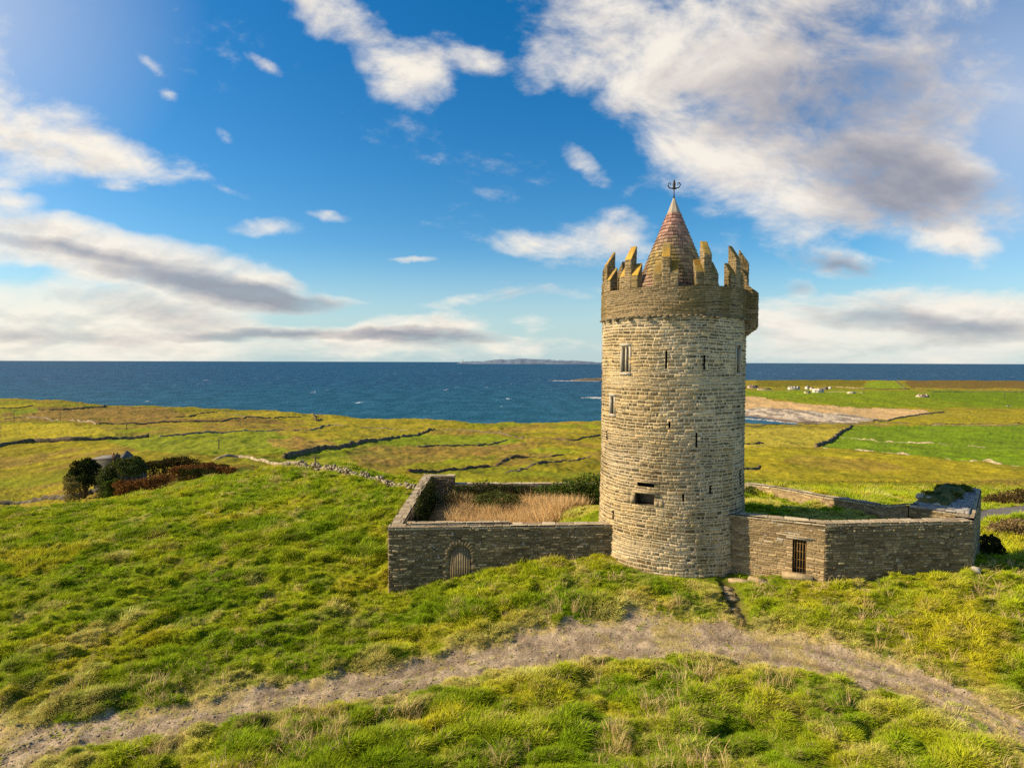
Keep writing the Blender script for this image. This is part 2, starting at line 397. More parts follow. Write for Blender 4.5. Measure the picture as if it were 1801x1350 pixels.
def pchip(x, y, xi):
    h = np.diff(x); d = np.diff(y)/h; m_ = np.zeros(len(x))
    for i in range(1, len(x)-1):
        if d[i-1]*d[i] > 0:
            w1 = 2*h[i]+h[i-1]; w2 = h[i]+2*h[i-1]; m_[i] = (w1+w2)/(w1/d[i-1]+w2/d[i])
    m_[0] = d[0]; m_[-1] = d[-1]
    k = np.clip(np.searchsorted(x, xi)-1, 0, len(x)-2); t = (xi-x[k])/h[k]; t = np.clip(t, 0, 1)
    return (1+2*t)*(1-t)**2*y[k]+t*(1-t)**2*h[k]*m_[k]+t*t*(3-2*t)*y[k+1]+t*t*(t-1)*h[k]*m_[k+1]
NS, NTT = 700, 500
gs = np.linspace(math.log(5), math.log(6000), NS); gt = np.linspace(CT[0], CT[-1], NTT)
A1 = np.stack([pchip(np.log(rY), rZ[:,c], gs) for c in range(len(CP))], 1)
TAB = np.stack([pchip(CT, A1[i], gt) for i in range(NS)], 0)
def table(x, y):
    y = np.maximum(y, 5.01); s = np.clip((np.log(y)-gs[0])/(gs[1]-gs[0]), 0, NS-1.001); t = np.clip((x/y-gt[0])/(gt[1]-gt[0]), 0, NTT-1.001)
    i = s.astype(int); j = t.astype(int); a = s-i; b = t-j
    return (TAB[i,j]*(1-a)+TAB[i+1,j]*a)*(1-b)+(TAB[i,j+1]*(1-a)+TAB[i+1,j+1]*a)*b

TWX, TWY = 8.97, 33.55
RS = .965            # tower axis
# plan of the walled yard (wall centre lines)
P_FL = (-6.2, 31.35); P_BL = (-6.3, 45.0); P_A0 = (11.9, 30.35); P_A1 = (14.75, 28.25); P_B1 = (21.9, 28.75)
P_C1 = (27.2, 35.0); P_K1 = (17.8, 45.6); P_K2 = (21.4, 35.6)
_a0 = at(1276,903,30.45); _a1 = at(1452,921.5,28.0); _b1 = at(1712,917,28.5)
YARD = [P_FL, (TWX-3, 32.15), (TWX, TWY-3.2), (_a0[0]+.28,_a0[1]+.50), (_a1[0]+.10,_a1[1]+.54), (_b1[0]-.1,_b1[1]+.5), P_C1, (24.5, 36.2), P_K2, P_K1, P_BL]
def yard_mask(x, y):
    near = (x > -8) & (x < 29) & (y > 27) & (y < 47)
    out_ = np.zeros(np.shape(x)); 
    if near.any():
        xx = x[near]; yy = y[near]; d = dist_poly(xx, yy, YARD, True); ins = inpoly(xx, yy, YARD)
        out_[near] = sstep(np.where(ins, d, -d), -.13, .16)
    return out_
def smooth_h(x, y):
    x = np.asarray(x, float); y = np.asarray(y, float)
    h = table(x, y)
    left = -.25+2.0*sstep(x, .5, 5.5)*sstep(y, 44, 36)+(y-31)*.02
    right = 2.55-(y-30)*.115
    hin = left*(1-sstep(x, 7, 11))+right*sstep(x, 7, 11)
    return lerp(h, hin, yard_mask(x, y))
def ground_at(px, py, y0=12, y1=2500):
    """first ground point seen through a photo point beyond depth y0"""
    t, s = ray(px, py); Y = np.exp(np.linspace(math.log(y0), math.log(y1), 2600))
    g = smooth_h(t*Y, Y)-(CAMZ+s*Y); k = np.argmax(g > 0)
    if g[k] <= 0: k = np.argmax(g)
    Yk = Y[k]; return float(t*Yk), float(Yk), float(smooth_h(np.array([t*Yk]), np.array([Yk]))[0])
def gz(x, y): return float(full_h(np.array([float(x)]), np.array([float(y)]))[0])

# worn track edges, given by points of the photo brought down onto the ground
PATH_UP = [(-60,1290),(0,1262),(60,1272),(250,1248),(450,1205),(600,1185),(750,1160),(900,1125),(1000,1095),(1100,1080),(1200,1085),(1290,1103),(1400,1122),(1500,1150),(1600,1180),(1700,1218),(1801,1262),(1900,1300)]
PATH_LO = [(1900,1365),(1801,1318),(1700,1270),(1600,1222),(1500,1190),(1400,1170),(1300,1160),(1200,1158),(1100,1160),(1000,1166),(900,1180),(750,1215),(600,1238),(450,1262),(300,1290),(150,1318),(80,1345),(0,1420),(-60,1440)]
def to_world(pl, y0=9): return [ground_at(a, b, y0)[:2] for a, b in pl]
PW = to_world(PATH_UP, 8)+to_world(PATH_LO, 8)
ROAD = to_world([(1700,918),(1801,905),(1900,892)], 40)+to_world([(1900,872),(1801,889),(1725,897),(1660,905)], 40)
def path_mask(x, y):
    m_ = np.zeros(np.shape(x)); k = (y < 34) & (y > 6)
    xx, yy = x[k], y[k]; d = dist_poly(xx, yy, PW, True); ins = inpoly(xx, yy, PW)
    sd = np.where(ins, d, -d)+.10+(fbm(xx*.9, yy*.9, 91, 5)-.5)*1.25+.28*sstep(xx, 7, 12)
    m_[k] = sd; m_[~k] = -9; return m_
PLO = PW[len(PATH_UP):]
def ruts(x, y):
    o_ = np.zeros(np.shape(x)); k = (y < 34) & (path_mask(x, y) > -.1)
    if k.any():
        d = dist_poly(x[k], y[k], PLO)+(fbm(x[k]/1.4, y[k]/1.4, 95, 3)-.5)*.5
        o_[k] = np.maximum(sstep(np.abs(d-.45), .26, .08), .8*sstep(np.abs(d-1.55), .26, .08))
    return o_
def bumps(x, y):
    """tussocks and hummocks"""
    wx = x+.6*fbm(x*.7, y*.7, 5, 2); wy = y+.6*fbm(x*.7+9, y*.7, 6, 2)
    near = 1-sstep(y, 70, 140)
    h = (fbm(x/9, y/9, 11, 3)-.5)*.55*near
    r = 1-np.abs(2*fbm(wx/1.9, wy/1.1, 21, 3)-1)
    h = h+(r-.7)*.60*near
    h = h+(fbm(wx/.75, wy/.38, 31, 4, .6)-.5)*.62*near
    return h+(fbm(x/26, y/40, 41, 5)-.5)*(1-near)*np.clip(y/400, .3, 1)*5.0+(fbm(x/5, y/7, 43, 4)-.5)*(1-near)*1.6+(fbm(x/1.6, y/2.2, 45, 3)-.5)*sstep(y, 70, 140)*.5
GUL = to_world([(1279,1024),(1290,1052),(1304,1086)], 20)
def gully(x, y):
    o_ = np.zeros(np.shape(x)); k = (y > 22) & (y < 32) & (x > 8) & (x < 14)
    if k.any(): o_[k] = sstep(dist_poly(x[k], y[k], GUL), .62, .22)
    return o_
def full_h(x, y):
    h = smooth_h(x, y); b = bumps(x, y)
    k = 1-.82*sstep(path_mask(x, y), -.3, .3)
    rd = np.zeros(np.shape(x)); kk = (y > 40) & (y < 75) & (x > 25)
    if kk.any():
        dd = dist_poly(x[kk], y[kk], ROAD, True); ii = inpoly(x[kk], y[kk], ROAD); rd[kk] = sstep(np.where(ii, dd, -dd), -.8, 0)
    k = k*(1-rd)
    dt = np.hypot(x-TWX, y-TWY); k = k*(.35+.65*sstep(dt, 4.6, 7.0))
    land = sstep(h, SEA-1, SEA+4)
    h = h-.42*gully(x, y)
    return h+b*k*land-.10*sstep(path_mask(x, y), 0, .5)-.07*ruts(x, y)

# ------------------------------------------------------------------ terrain sheet
Ys = [5.5]
while Ys[-1] < 2300:
    y_ = Ys[-1]; st = .0042 if y_ < 60 else (.006 if y_ < 200 else (.010 if y_ < 650 else .007)); Ys.append(y_*(1+st))
Ys = np.array(Ys); NR = len(Ys)
core = np.linspace(-1.0, 1.0, 1240); side = np.linspace(1.02, 1.75, 26)
ts = np.concatenate([-side[::-1], core, side]); NC = len(ts)
GX = ts[None,:]*Ys[:,None]; GY = np.repeat(Ys[:,None], NC, 1)
gx, gy = GX.ravel(), GY.ravel()
GZ = full_h(gx, gy)
bx, by = project(gx, gy, smooth_h(gx, gy))   # where the smooth ground lies in the photo: used to copy field outlines

G = dict(lush=(.135,.215,.008), green=(.200,.262,.010), yel=(.37,.300,.018), straw=(.52,.40,.14), dark=(.06,.09,.010), brown=(.26,.155,.040), rust=(.30,.14,.03), olive=(.24,.195,.014))
G = {k: np.array(v) for k, v in G.items()}
def ground_colour(x, y, bx, by):
    n1 = fbm(x/6, y/6, 51, 4); n2 = fbm(x/1.1, y/1.1, 61, 4); n3 = fbm(x/.4, y/.4, 71, 2)
    c = lerp(G['green'], G['yel'], .22+.5*sstep(n1*.6+n2*.4, .40, .66))
    c = lerp(c, G['lush'], sstep(fbm(x/3, y/3, 55, 4), .45, .68)*.5)
    c = lerp(c, G['straw'], sstep(n2*.65+fbm(x/4+7, y/4, 57, 3)*.35, .60, .72)*.55)
    far = sstep(y, 58, 95)
    # far fields
    wx = bx+(fbm(x/25, y/40, 201, 3)-.5)*14; wy = by+(fbm(x/20, y/50, 203, 3)-.5)*5
    f1 = fbm(x/45, y/60, 81, 5); f2 = fbm(x/9, y/18, 83, 4)
    fc = lerp(G['olive'], G['yel']*.92, sstep(f1, .30, .55))
    fc = lerp(fc, G['green']*.95, sstep(fbm(x/35+3, y/45, 85, 4), .48, .68)*.6)
    fc = lerp(fc, G['brown'], sstep(f2*.6+f1*.4, .48, .62)*.68)
    FIELDS = [
     ([(0,745),(120,748),(205,762),(190,770),(0,786)], G['yel']*1.1, .85),
     ([(0,728),(60,716),(230,714),(420,732),(520,742),(300,748),(150,748),(60,735)], G['brown'], .8),
     ([(20,722),(60,718),(72,725),(25,729)], G['green'], .8),
     ([(380,724),(540,728),(620,740),(600,748),(520,738),(300,735)], G['yel'], .75),
     ([(170,768),(300,766),(470,758),(520,775),(500,800),(300,795),(230,785)], G['green']*1.05, .7),
     ([(470,775),(560,772),(600,785),(520,792),(480,788)], G['rust']*.9+G['straw']*.2, .6),
     ([(500,808),(760,757),(700,795),(560,815)], G['green'], .35),
     ([(610,795),(760,778),(930,780),(860,800),(700,822),(630,815)], G['brown']*1.1, .6),
     ([(700,760),(860,766),(930,776),(860,782),(700,786),(650,780)], G['green'], .75),
     ([(560,730),(760,740),(840,750),(760,755),(650,775),(540,780),(540,745)], G['yel']*.95, .7),
     ([(1501,750),(1900,748),(1900,828),(1640,803),(1445,787)], G['lush']*.95+G['green']*.15, .92),
     ([(1300,752),(1495,752),(1436,784),(1300,790)], G['yel']*.9+G['straw']*.18, .8),
     ([(1300,786),(1440,790),(1640,808),(1900,832),(1900,900),(1300,880)], G['yel']*.95, .75),
     ([(1400,800),(1560,812),(1600,826),(1450,822),(1380,812)], G['brown'], .45),
     ([(1570,718),(1660,722),(1900,722),(1900,746),(1540,746)], G['yel']*.92, .8),
     ([(1300,690),(1900,690),(1900,722),(1640,716),(1500,715),(1300,695)], G['green']*.95, .85),
     ([(1300,686),(1620,686),(1560,700),(1300,696)], G['green'], .8),
     ([(1630,686),(1900,686),(1900,716),(1720,712),(1640,700)], G['lush']*.95, .7),
     ([(1525,671),(1575,670),(1595,685),(1520,683)], G['green']*1.15, .9),
     ([(1330,668),(1520,668),(1520,680),(1330,680)], G['olive']*.7, .8),
     ([(1590,667),(1900,667),(1900,684),(1600,682)], G['brown']*.65, .85),
    ]
    for poly, col, k in FIELDS:
        m_ = inpoly(wx, wy, poly)&(y > 95)
        fc = lerp(fc, col*(.82+.36*f2[:,None]), m_*k)
    ft = .66+.68*fbm(x/2.2, y/6, 87, 5)
    fc = fc*ft[:,None]*.88
    fc = lerp(fc, G['dark'], sstep(fbm(x/7, y/18, 89, 5), .60, .74)*.35)
    c = lerp(c, G['lush']*.85, sstep(fbm(x/2.1+3, y/2.1, 58, 4)+.06*sstep(y, 26, 18), .50, .64)*.75)
    c = c*1.08; c = lerp(c, fc, far)
    for pl_, w_ in ((((1723,708),(1760,712),(1801,717),(1880,727)),1.6),(((1673,673),(1700,677),(1730,683)),.8),(((1500,684),(1505,690),(1530,693),(1560,697)),.8),(((1452,681),(1500,682),(1520,684)),.6),(((1640,692),(1700,690),(1801,694)),.5),(((1330,686),(1400,686),(1460,690)),.6)):
        dl_ = dist_poly(bx, by, list(pl_)); fc = lerp(fc, np.array([.52,.43,.27]), sstep(dl_, w_*1.2, w_*.5)*.8*(y > 400))
    hth = (y > 1150)&(bx > 1250); st_ = sstep(fbm(x/14, y/60, 93, 4), .56, .66)
    fc = lerp(fc, np.array([.36,.27,.17]), st_*.75*hth*sstep(by, 690, 676))
    fc = lerp(fc, G['green'], sstep(fbm(x/70, y/160, 95, 3), .5, .6)*.5*hth)
    # bare rock of the coast edge
    zz = smooth_h(x, y); cl = sstep(zz, SEA+2.5, SEA)*(y > 300)
    c = lerp(c, np.array([.20,.17,.13]), cl)
    sc_ = inpoly(bx, by+(fbm(x/3, y/3, 211, 3)-.5)*10, [(120,872),(185,868),(250,850),(300,828),(400,812),(470,818),(440,832),(330,850),(260,868),(200,880)])&(y > 66)&(y < 110)
    c = lerp(c, lerp(G['rust']*.55, G['dark']*1.1, sstep(fbm(x/2, y/2, 213, 3), .4, .6)), sc_*.8)
    # yard
    ym = yard_mask(x, y)
    c = lerp(c, G['brown']*.9, ym*(x < 2)); c = lerp(c, lerp(G['green']*1.1, G['straw']*.5+G['yel']*.7, sstep(fbm(x/1.6, y/1.6, 97, 3), .42, .6)), ym*(x > 2)*.85)  # right yard: paler straw grass, its colour also lifted to brighten the shaded part
    # worn, straw-coloured verges of the track
    pm = path_mask(x, y)
    c = lerp(c, G['straw'], sstep(pm, -1.5, -.2)*.6*sstep(n2, .33, .55)); c = lerp(c, np.array([.13,.09,.05]), gully(x, y)*.85)
    return c*(.85+.3*n3[:,None])
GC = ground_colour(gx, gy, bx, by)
pm = path_mask(gx, gy)
idx = np.arange(NR*NC).reshape(NR, NC)
Q = np.stack([idx[:-1,:-1], idx[:-1,1:], idx[1:,1:], idx[1:,:-1]], -1).reshape(-1,4)
def fmean(a): return a[Q].mean(1)
fx, fy = fmean(gx), fmean(gy)
cls = np.zeros(len(Q), int)
cls[fmean(pm) > 0] = 1
kk = (fy > 40) & (fy < 75) & (fx > 25)
cls[kk & inpoly(fx, fy, ROAD)] = 2
zf = fmean(GZ); fbx = fmean(bx); fby = fmean(by)
wob = (fbm(fx/30, fy/30, 301, 3)-.5)*5
BEACH = [(1295,722),(1340,716),(1420,722),(1500,729),(1548,737),(1520,744),(1395,746),(1295,748)]
DUNE = [(1295,697),(1335,697),(1365,705),(1400,706),(1450,713),(1500,717),(1570,717),(1625,720),(1640,727),(1560,738),(1500,729),(1420,722),(1340,716),(1295,723)]
cls[(fy > 560) & (fy < 1000) & inpoly(fbx, fby+wob*.5, DUNE)] = 4
cls[(fy > 560) & (fy < 1000) & inpoly(fbx, fby+wob*.4, BEACH)] = 3
cls[(zf < SEA-3) & (fy > 500)] = -1
# colours of the other classes
pc = fbm(gx/.5, gy/.5, 401, 4); pc2 = fbm(gx/.08, gy/.08, 403, 2)
pathc = lerp(np.array([.42,.32,.205]), np.array([.27,.20,.13]), sstep(pc, .35, .65))
pathc = lerp(pathc, np.array([.38,.29,.09]), sstep(fbm(gx/1.3, gy/1.3, 407, 3)+.25*sstep(pm, .7, 0), .54, .70)*.7)*(.7+.6*pc2[:,None])
pathc = lerp(pathc, np.array([.15,.10,.065])*(.7+.6*pc2[:,None]), ruts(gx, gy)*.6*(.4+.6*sstep(gx, 4, 12)))
beachc = lerp(np.array([.54,.43,.30]), np.array([.24,.19,.14]), sstep(fbm(gx/9, gy/14, 411, 5), .44, .60))
wet = sstep(GZ, SEA+1.6, SEA+.3)
beachc = lerp(beachc, np.array([.14,.09,.07]), wet*.8)*(.7+.6*fbm(gx/2.5, gy/4, 413, 2)[:,None])
dunec = lerp(np.array([.60,.39,.17]), np.array([.42,.27,.11]), fbm(gx/12, gy/20, 417, 4))*(.75+.5*fbm(gx/4, gy/9, 419, 3)[:,None])
roadc = np.array([.17,.15,.14])*(.85+.3*fbm(gx/.7, gy/.7, 421, 3)[:,None])
P3 = np.stack([gx, gy, GZ], 1)
def sub_sheet(name, c, colour, mat):
    q = Q[cls == c]
    if len(q) == 0: return
    used, inv = np.unique(q.ravel(), return_inverse=True)
    mesh_obj(name, P3[used], inv.reshape(-1,4), mat, col=colour[used], smooth=True, kind='structure')
GC = GC*(1-.38*(1-sstep(gy, 55, 80)))[:,None]      # near ground darkened: shade between the blades put into its colour
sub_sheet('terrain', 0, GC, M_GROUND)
sub_sheet('path', 1, pathc, M_GRAVEL)
sub_sheet('road', 2, roadc, M_GRAVEL)
sub_sheet('beach', 3, beachc, M_FAR)
sub_sheet('dune', 4, dunec, M_FAR)
del P3, GX, GY

# ------------------------------------------------------------------ sea
def build_sea():
    rs = np.exp(np.linspace(math.log(300), math.log(48000), 60)); an = np.linspace(-1.25, 1.25, 90)
    R_, A_ = np.meshgrid(rs, an, indexing='ij')
    V = np.stack([(R_*np.sin(A_)).ravel(), (R_*np.cos(A_)).ravel(), np.full(R_.size, SEA)], 1)
    i = np.arange(R_.size).reshape(R_.shape); q = np.stack([i[:-1,:-1], i[:-1,1:], i[1:,1:], i[1:,:-1]], -1).reshape(-1,4)
    M, n, bs = new_mat('sea water'); g = n.node('ShaderNodeNewGeometry')
    P = g.outputs['Position']
    # wind waves, longer crests across the view
    h1 = n.noise(n.mapping(P, sc=(.030,.018,1)), 1.0, 8, .62)
    h2 = n.noise(n.mapping(P, sc=(.15,.09,1)), 1.0, 4, .6)
    b = n.node('ShaderNodeBump'); b.inputs['Strength'].default_value = .9; b.inputs['Distance'].default_value = 6.0
    n.l.new(n.math('ADD', h1, n.math('MULTIPLY', h2, .3)), b.inputs['Height'])
    n.l.new(b.outputs[0], bs.inputs['Normal'])
    big = n.noise(n.mapping(P, sc=(.0016,.0007,1)), 1.0, 4, .6)
    c = n.ramp(big, [(.3, (.003,.030,.082)), (.7, (.006,.046,.108))])
    sp = n.node('ShaderNodeSeparateXYZ'); n.l.new(P, sp.inputs[0])
    # greener over the shallows near the shore
    sh = n.smooth(sp.outputs[1], 1900, 560)
    c = n.mix(n.math('MULTIPLY', sh, .7), c, (.004,.075,.105))
    c = n.mix(n.smooth(n.math('ADD', n.math('MULTIPLY', h1, .6), n.math('MULTIPLY', h2, .4)), .44, .58, 0, .75), c, (.022,.110,.185))
    vor = n.noise(n.mapping(P, sc=(.020,.009,1)), 1.0, 7, .78)
    caps = n.smooth(n.math('ADD', vor, n.math('MULTIPLY', n.math('SUBTRACT', big, .5), .12)), .635, .68)
    c = n.mix(caps, c, (.75,.78,.78))
    n.l.new(c, bs.inputs['Base Color']); bs.inputs['Roughness'].default_value = .5; bs.inputs['IOR'].default_value = 1.33
    bs.inputs['Specular IOR Level'].default_value = .12
    mesh_obj('sea', V, q, M, smooth=True, kind='structure')
build_sea()

def foam(name_label, pts, w, seed):
    rnd = np.random.default_rng(seed); V = []; q = []
    for i in range(90):
        k = rnd.integers(len(pts)-1); f = rnd.random(); a, b_ = pts[k], pts[k+1]
        cx = a[0]+(b_[0]-a[0])*f+rnd.normal()*w; cy = a[1]+(b_[1]-a[1])*f+rnd.normal()*w*1.6
        L = rnd.uniform(.6, 6)*w/8+.6; H = rnd.uniform(.1, .5); o = len(V)
        V += [(cx-L,cy-L*.5,SEA+.05),(cx+L,cy-L*.4,SEA+.05),(cx+L*.8,cy+L*.6,SEA+.05+H*.3),(cx-L*.8,cy+L*.5,SEA+.05+H)]; q.append((o,o+1,o+2,o+3))
    mesh_obj('foam', V, q, M_WHITE, kind='stuff', label=name_label, cat='surf')

def rocky(name, pl, width, height, seed, kind='structure', col=(.10,.085,.065), Z=SEA, **kw):
    """a long low island or reef: pl world polyline"""
    pl = np.array(pl, float); n = 120; s = np.linspace(0, len(pl)-1, n); i = np.minimum(s.astype(int), len(pl)-2); f = s-i
    cx = pl[i,0]*(1-f)+pl[i+1,0]*f; cy = pl[i,1]*(1-f)+pl[i+1,1]*f; m_ = 14; V = []
    for a in range(n):
        e = height[0] if np.isscalar(height[0]) else 0
        hh = np.interp(a/(n-1), *height); ww = width*(.4+.6*min(1, 4*min(a, n-1-a)/(n-1)))
        for b_ in range(m_):
            w_ = (b_/(m_-1)-.5)*2; z = hh*(1-w_*w_)*(.75+.5*vnoise(np.array([a*.25+b_*.5]), np.array([b_*.9]), seed)[0])
            V.append((cx[a], cy[a]+w_*ww, Z-.5+z))
    idx_ = np.arange(n*m_).reshape(n, m_); q = np.stack([idx_[:-1,:-1], idx_[1:,:-1], idx_[1:,1:], idx_[:-1,1:]], -1).reshape(-1,4)
    V = np.array(V); c = np.array(col)*(.7+.6*vnoise(V[:,0]/width*3, V[:,2]*.9, seed+3))[:,None]
    return mesh_obj(name, V, q, M_FAR, col=c, kind=kind, **kw)
Yi = 15000
rocky('island', [at(805,640,Yi)[:2], at(870,640,Yi)[:2], at(960,640,Yi)[:2], at(1060,640,Yi)[:2]], 900, ([0,.05,.22,.35,.5,.62,.8,.92,1],[10,52,60,105,120,118,80,66,20]), 7, col=(.14,.18,.24))  # bluish grey: distance haze put into the island's colour
rocky('reef', [at(1002,671,1900)[:2], at(1030,670,1900)[:2], at(1100,669,1950)[:2]], 40, ([0,.2,.45,1],[1.5,3.5,7,9]), 8, col=(.16,.12,.08))
foam('white surf breaking round the low reef left of the tower', [at(975,671,1880)[:2], at(1000,671.5,1860)[:2], at(1056,674,1840)[:2]], 9, 4)
foam('white surf line just left of the tower on the open water', [at(1030,697,1000)[:2], at(1058,698,990)[:2], at(1075,699,980)[:2]], 5, 6)
foam('thin white surf where the bay meets the pebble beach', [at(1300,737,640)[:2], at(1340,739,620)[:2], at(1400,743,590)[:2]], 2.5, 9)
# ------------------------------------------------------------------ masonry
class Style:
    def __init__(s, course, wid, mort, disp, stone, mortar, tone=.35, moss=None, mossk=0., specks=0.):
        s.course=course; s.wid=wid; s.mort=mort; s.disp=disp; s.stone=[np.array(c) for c in stone]; s.mortar=np.array(mortar); s.tone=tone
        s.moss=None if moss is None else np.array(moss); s.mossk=mossk; s.specks=specks
TOWER = Style((.08,.21),(.14,.55),.018,.06,[(.30,.21,.10),(.21,.155,.08),(.38,.28,.145),(.15,.115,.065),(.27,.21,.12)],(.70,.57,.38),.7)
PARAP = Style((.07,.16),(.18,.55),.012,.055,[(.17,.115,.05),(.115,.08,.036),(.22,.15,.07)],(.40,.30,.17),.6,(.13,.09,.018),.45)
YARDW = Style((.07,.17),(.14,.5),.012,.06,[(.27,.19,.095),(.18,.13,.065),(.35,.26,.14),(.21,.16,.08)],(.16,.115,.06),.75,None,0,.08)
YARDL = Style((.08,.17),(.2,.6),.012,.05,[(.31,.21,.10),(.24,.165,.08),(.38,.27,.14)],(.33,.24,.13),.5,None,0,.03)
DSLATE = Style((.3,.4),(.3,.5),.008,.03,[(.085,.075,.07),(.06,.055,.05),(.12,.10,.09)],(.04,.035,.03),.3)
COPE = Style((.55,.6),(.35,1.2),.012,.055,[(.40,.31,.19),(.34,.26,.16),(.46,.37,.24)],(.15,.12,.08),.3)
LICH = Style((.6,.8),(.8,1.2),.0,.02,[(.40,.23,.035),(.30,.19,.04)],(.2,.15,.08),.6,(.20,.16,.07),.6)
SLATE = Style((.3,.4),(.3,.5),.008,.03,[(.36,.32,.27),(.28,.25,.21),(.43,.38,.32)],(.08,.07,.06),.3,(.05,.065,.015),.0)
def masonry(U, V, st, seed):
    rng = np.random.default_rng(seed)
    V2 = V+.16*(vnoise(U*.4, V*.6, seed)-.5)+.05*(vnoise(U*1.6, V*1.3, seed+6)-.5)+.025*(vnoise(U*4, V*4, seed+1)-.5)
    U2 = U+.05*(vnoise(U*2.2, V*4, seed+2)-.5)
    v0 = V2.min()-.3; n = int((V2.max()-v0)/st.course[0])+4
    ce = v0+np.concatenate([[0], np.cumsum(rng.uniform(*st.course, n))])
    ci = np.clip(np.searchsorted(ce, V2)-1, 0, n-1); dv = np.minimum(V2-ce[ci], ce[ci+1]-V2)
    du = np.zeros_like(U2); si = np.zeros(U2.shape, int); u0 = U2.min()-1; L = U2.max()-u0+2
    for c in np.unique(ci):
        k = ci == c; e = u0+np.concatenate([[0], np.cumsum(rng.uniform(*st.wid, int(L/st.wid[0])+3))])-rng.random()*.6
        j = np.searchsorted(e, U2[k])-1; si[k] = j; du[k] = np.minimum(U2[k]-e[j], e[j+1]-U2[k])
    d = np.minimum(du, dv)
    m_ = sstep(d, st.mort*.5, st.mort*.5+.022) if st.mort else np.ones_like(d)
    r1 = _hash(ci, si, seed+11); r2 = _hash(ci, si, seed+12)
    return m_, r1, r2, sstep(d, 0, .05)
class MM:
    """masonry mesh: displaced, coloured grids of real stone relief"""
    def __init__(s): s.V=[]; s.Q=[]; s.C=[]; s.n=0
    def grid(s, P, Nn, U, V, st, seed, clamp=True, keep=None, disp=None, moss_fn=None):
        a, b = U.shape; m_, r1, r2, rd = masonry(U, V, st, seed)
        h = (disp if disp is not None else st.disp)*(m_*(.35+.65*r2)*(.5+.5*rd))+.006*(vnoise(U*14, V*14, seed+5)-.5)
        if st is COPE: clamp = False; h = h+.03*(fbm(P[...,0]*1.3+P[...,1]*.8, P[...,1]*1.3-P[...,0]*.4, seed+8, 3)-.5)
        if clamp:
            i = np.arange(a)[:,None]; j = np.arange(b)[None,:]; e = np.minimum(np.minimum(i, a-1-i), np.minimum(j, b-1-j)); h = h*(e > 0)
        X = P+Nn*h[...,None]
        k = r1*(len(st.stone)-1e-6); i0 = k.astype(int); c = np.array(st.stone)[i0]*(1+st.tone*(r2-.5)*2*.7)[...,None]
        c = lerp(np.broadcast_to(st.mortar*1.0, c.shape), c, m_)
        px_, py_, pz_ = X[...,0], X[...,1], X[...,2]
        stn = fbm((px_+py_*.7)/1.6, pz_/1.6, seed+21, 4); c = c*(.70+.6*stn)[...,None]
        if st.moss is not None and st.mossk:
            mk = sstep(fbm((px_+py_)/.8, pz_/.8, seed+31, 4), .42, .62)*st.mossk
            c = lerp(c, st.moss, mk)
        if moss_fn is not None: c = moss_fn(X, c)
        if st.specks:
            sp = sstep(vnoise((px_+py_)/.11, pz_/.09, seed+41), .86, .95)*sstep(vnoise((px_+py_)/.6, pz_/.6, seed+43), .4, .7)
            c = lerp(c, np.array([.5,.46,.38]), sp*.8)
        I = np.arange(a*b).reshape(a, b)+s.n
        q = np.stack([I[:-1,:-1], I[1:,:-1], I[1:,1:], I[:-1,1:]], -1)
        if keep is not None: q = q[keep]
        s.V.append(X.reshape(-1,3)); s.C.append(c.reshape(-1,3)); s.Q.append(q.reshape(-1,4)); s.n += a*b
    def quad(s, p00, p10, p11, p01, st, seed, res=.03, hole=None, **kw):
        """p00->p10 along the courses, p00->p01 up; normal = u x v"""
        p00, p10, p11, p01 = [np.array(p, float) for p in (p00,p10,p11,p01)]
        Lu = max(np.linalg.norm(p10-p00), np.linalg.norm(p11-p01)); Lv = max(np.linalg.norm(p01-p00), np.linalg.norm(p11-p10))
        a = max(2, int(Lu/res)+1); b = max(2, int(Lv/res)+1)
        f = np.linspace(0,1,a)[:,None,None]; g = np.linspace(0,1,b)[None,:,None]
        P = (p00*(1-f)+p10*f)*(1-g)+(p01*(1-f)+p11*f)*g
        nn = np.cross(p10-p00, p01-p00)
        if np.linalg.norm(nn) < 1e-9: nn = np.cross(p11-p01, p01-p00)
        nn /= np.linalg.norm(nn)+1e-12
        U = np.broadcast_to(f[...,0]*Lu, (a,b)).copy(); V = P[...,2]-p00[2] if abs(nn[2]) < .6 else np.broadcast_to(g[...,0]*Lv, (a,b)).copy()
        keep = None
        if hole is not None:
            uc = (U[:-1,:-1]+U[1:,1:])/2; zc_ = (P[:-1,:-1,2]+P[1:,1:,2])/2; keep = ~hole(uc, zc_)
        s.grid(P, nn[None,None,:], U, V, st, seed, keep=keep, **kw)
    def build(s, name, parent=None, mat=None, **kw):
        return mesh_obj(name, np.concatenate(s.V), np.concatenate(s.Q), mat or M_STONE, parent, col=np.concatenate(s.C), smooth=False, **kw)

# ------------------------------------------------------------------ the round tower
tower = empty('castle_tower', (TWX, TWY, 0), label='tall round stone castle tower with stepped battlements and conical slate roof', cat='tower')
Z_STR, Z_SILL = 13.28, 14.78
def shaft_r(z):
    z = np.asarray(z, float); return 3.98+.10*sstep(z, 6.5, 1.0)+.13*np.clip((1.9-z)/2.2, 0, 1.2)
def hit_cyl(px, py, R=4.0*.965):
    t, s = ray(px, py); d = np.array([float(t), 1.0]); c = np.array([TWX, TWY])
    a = d@d; b = -2*d@c; cc_ = c@c-R*R; Y = (-b-math.sqrt(max(b*b-4*a*cc_, 0)))/(2*a)
    x, y = d*Y; return math.atan2(x-TWX, -(y-TWY)), CAMZ+float(s)*Y      # angle 0 faces the camera side (-Y), positive to +X
def cylp(th, r, z): return (TWX+math.sin(th)*r*RS, TWY-math.cos(th)*r*RS, z)
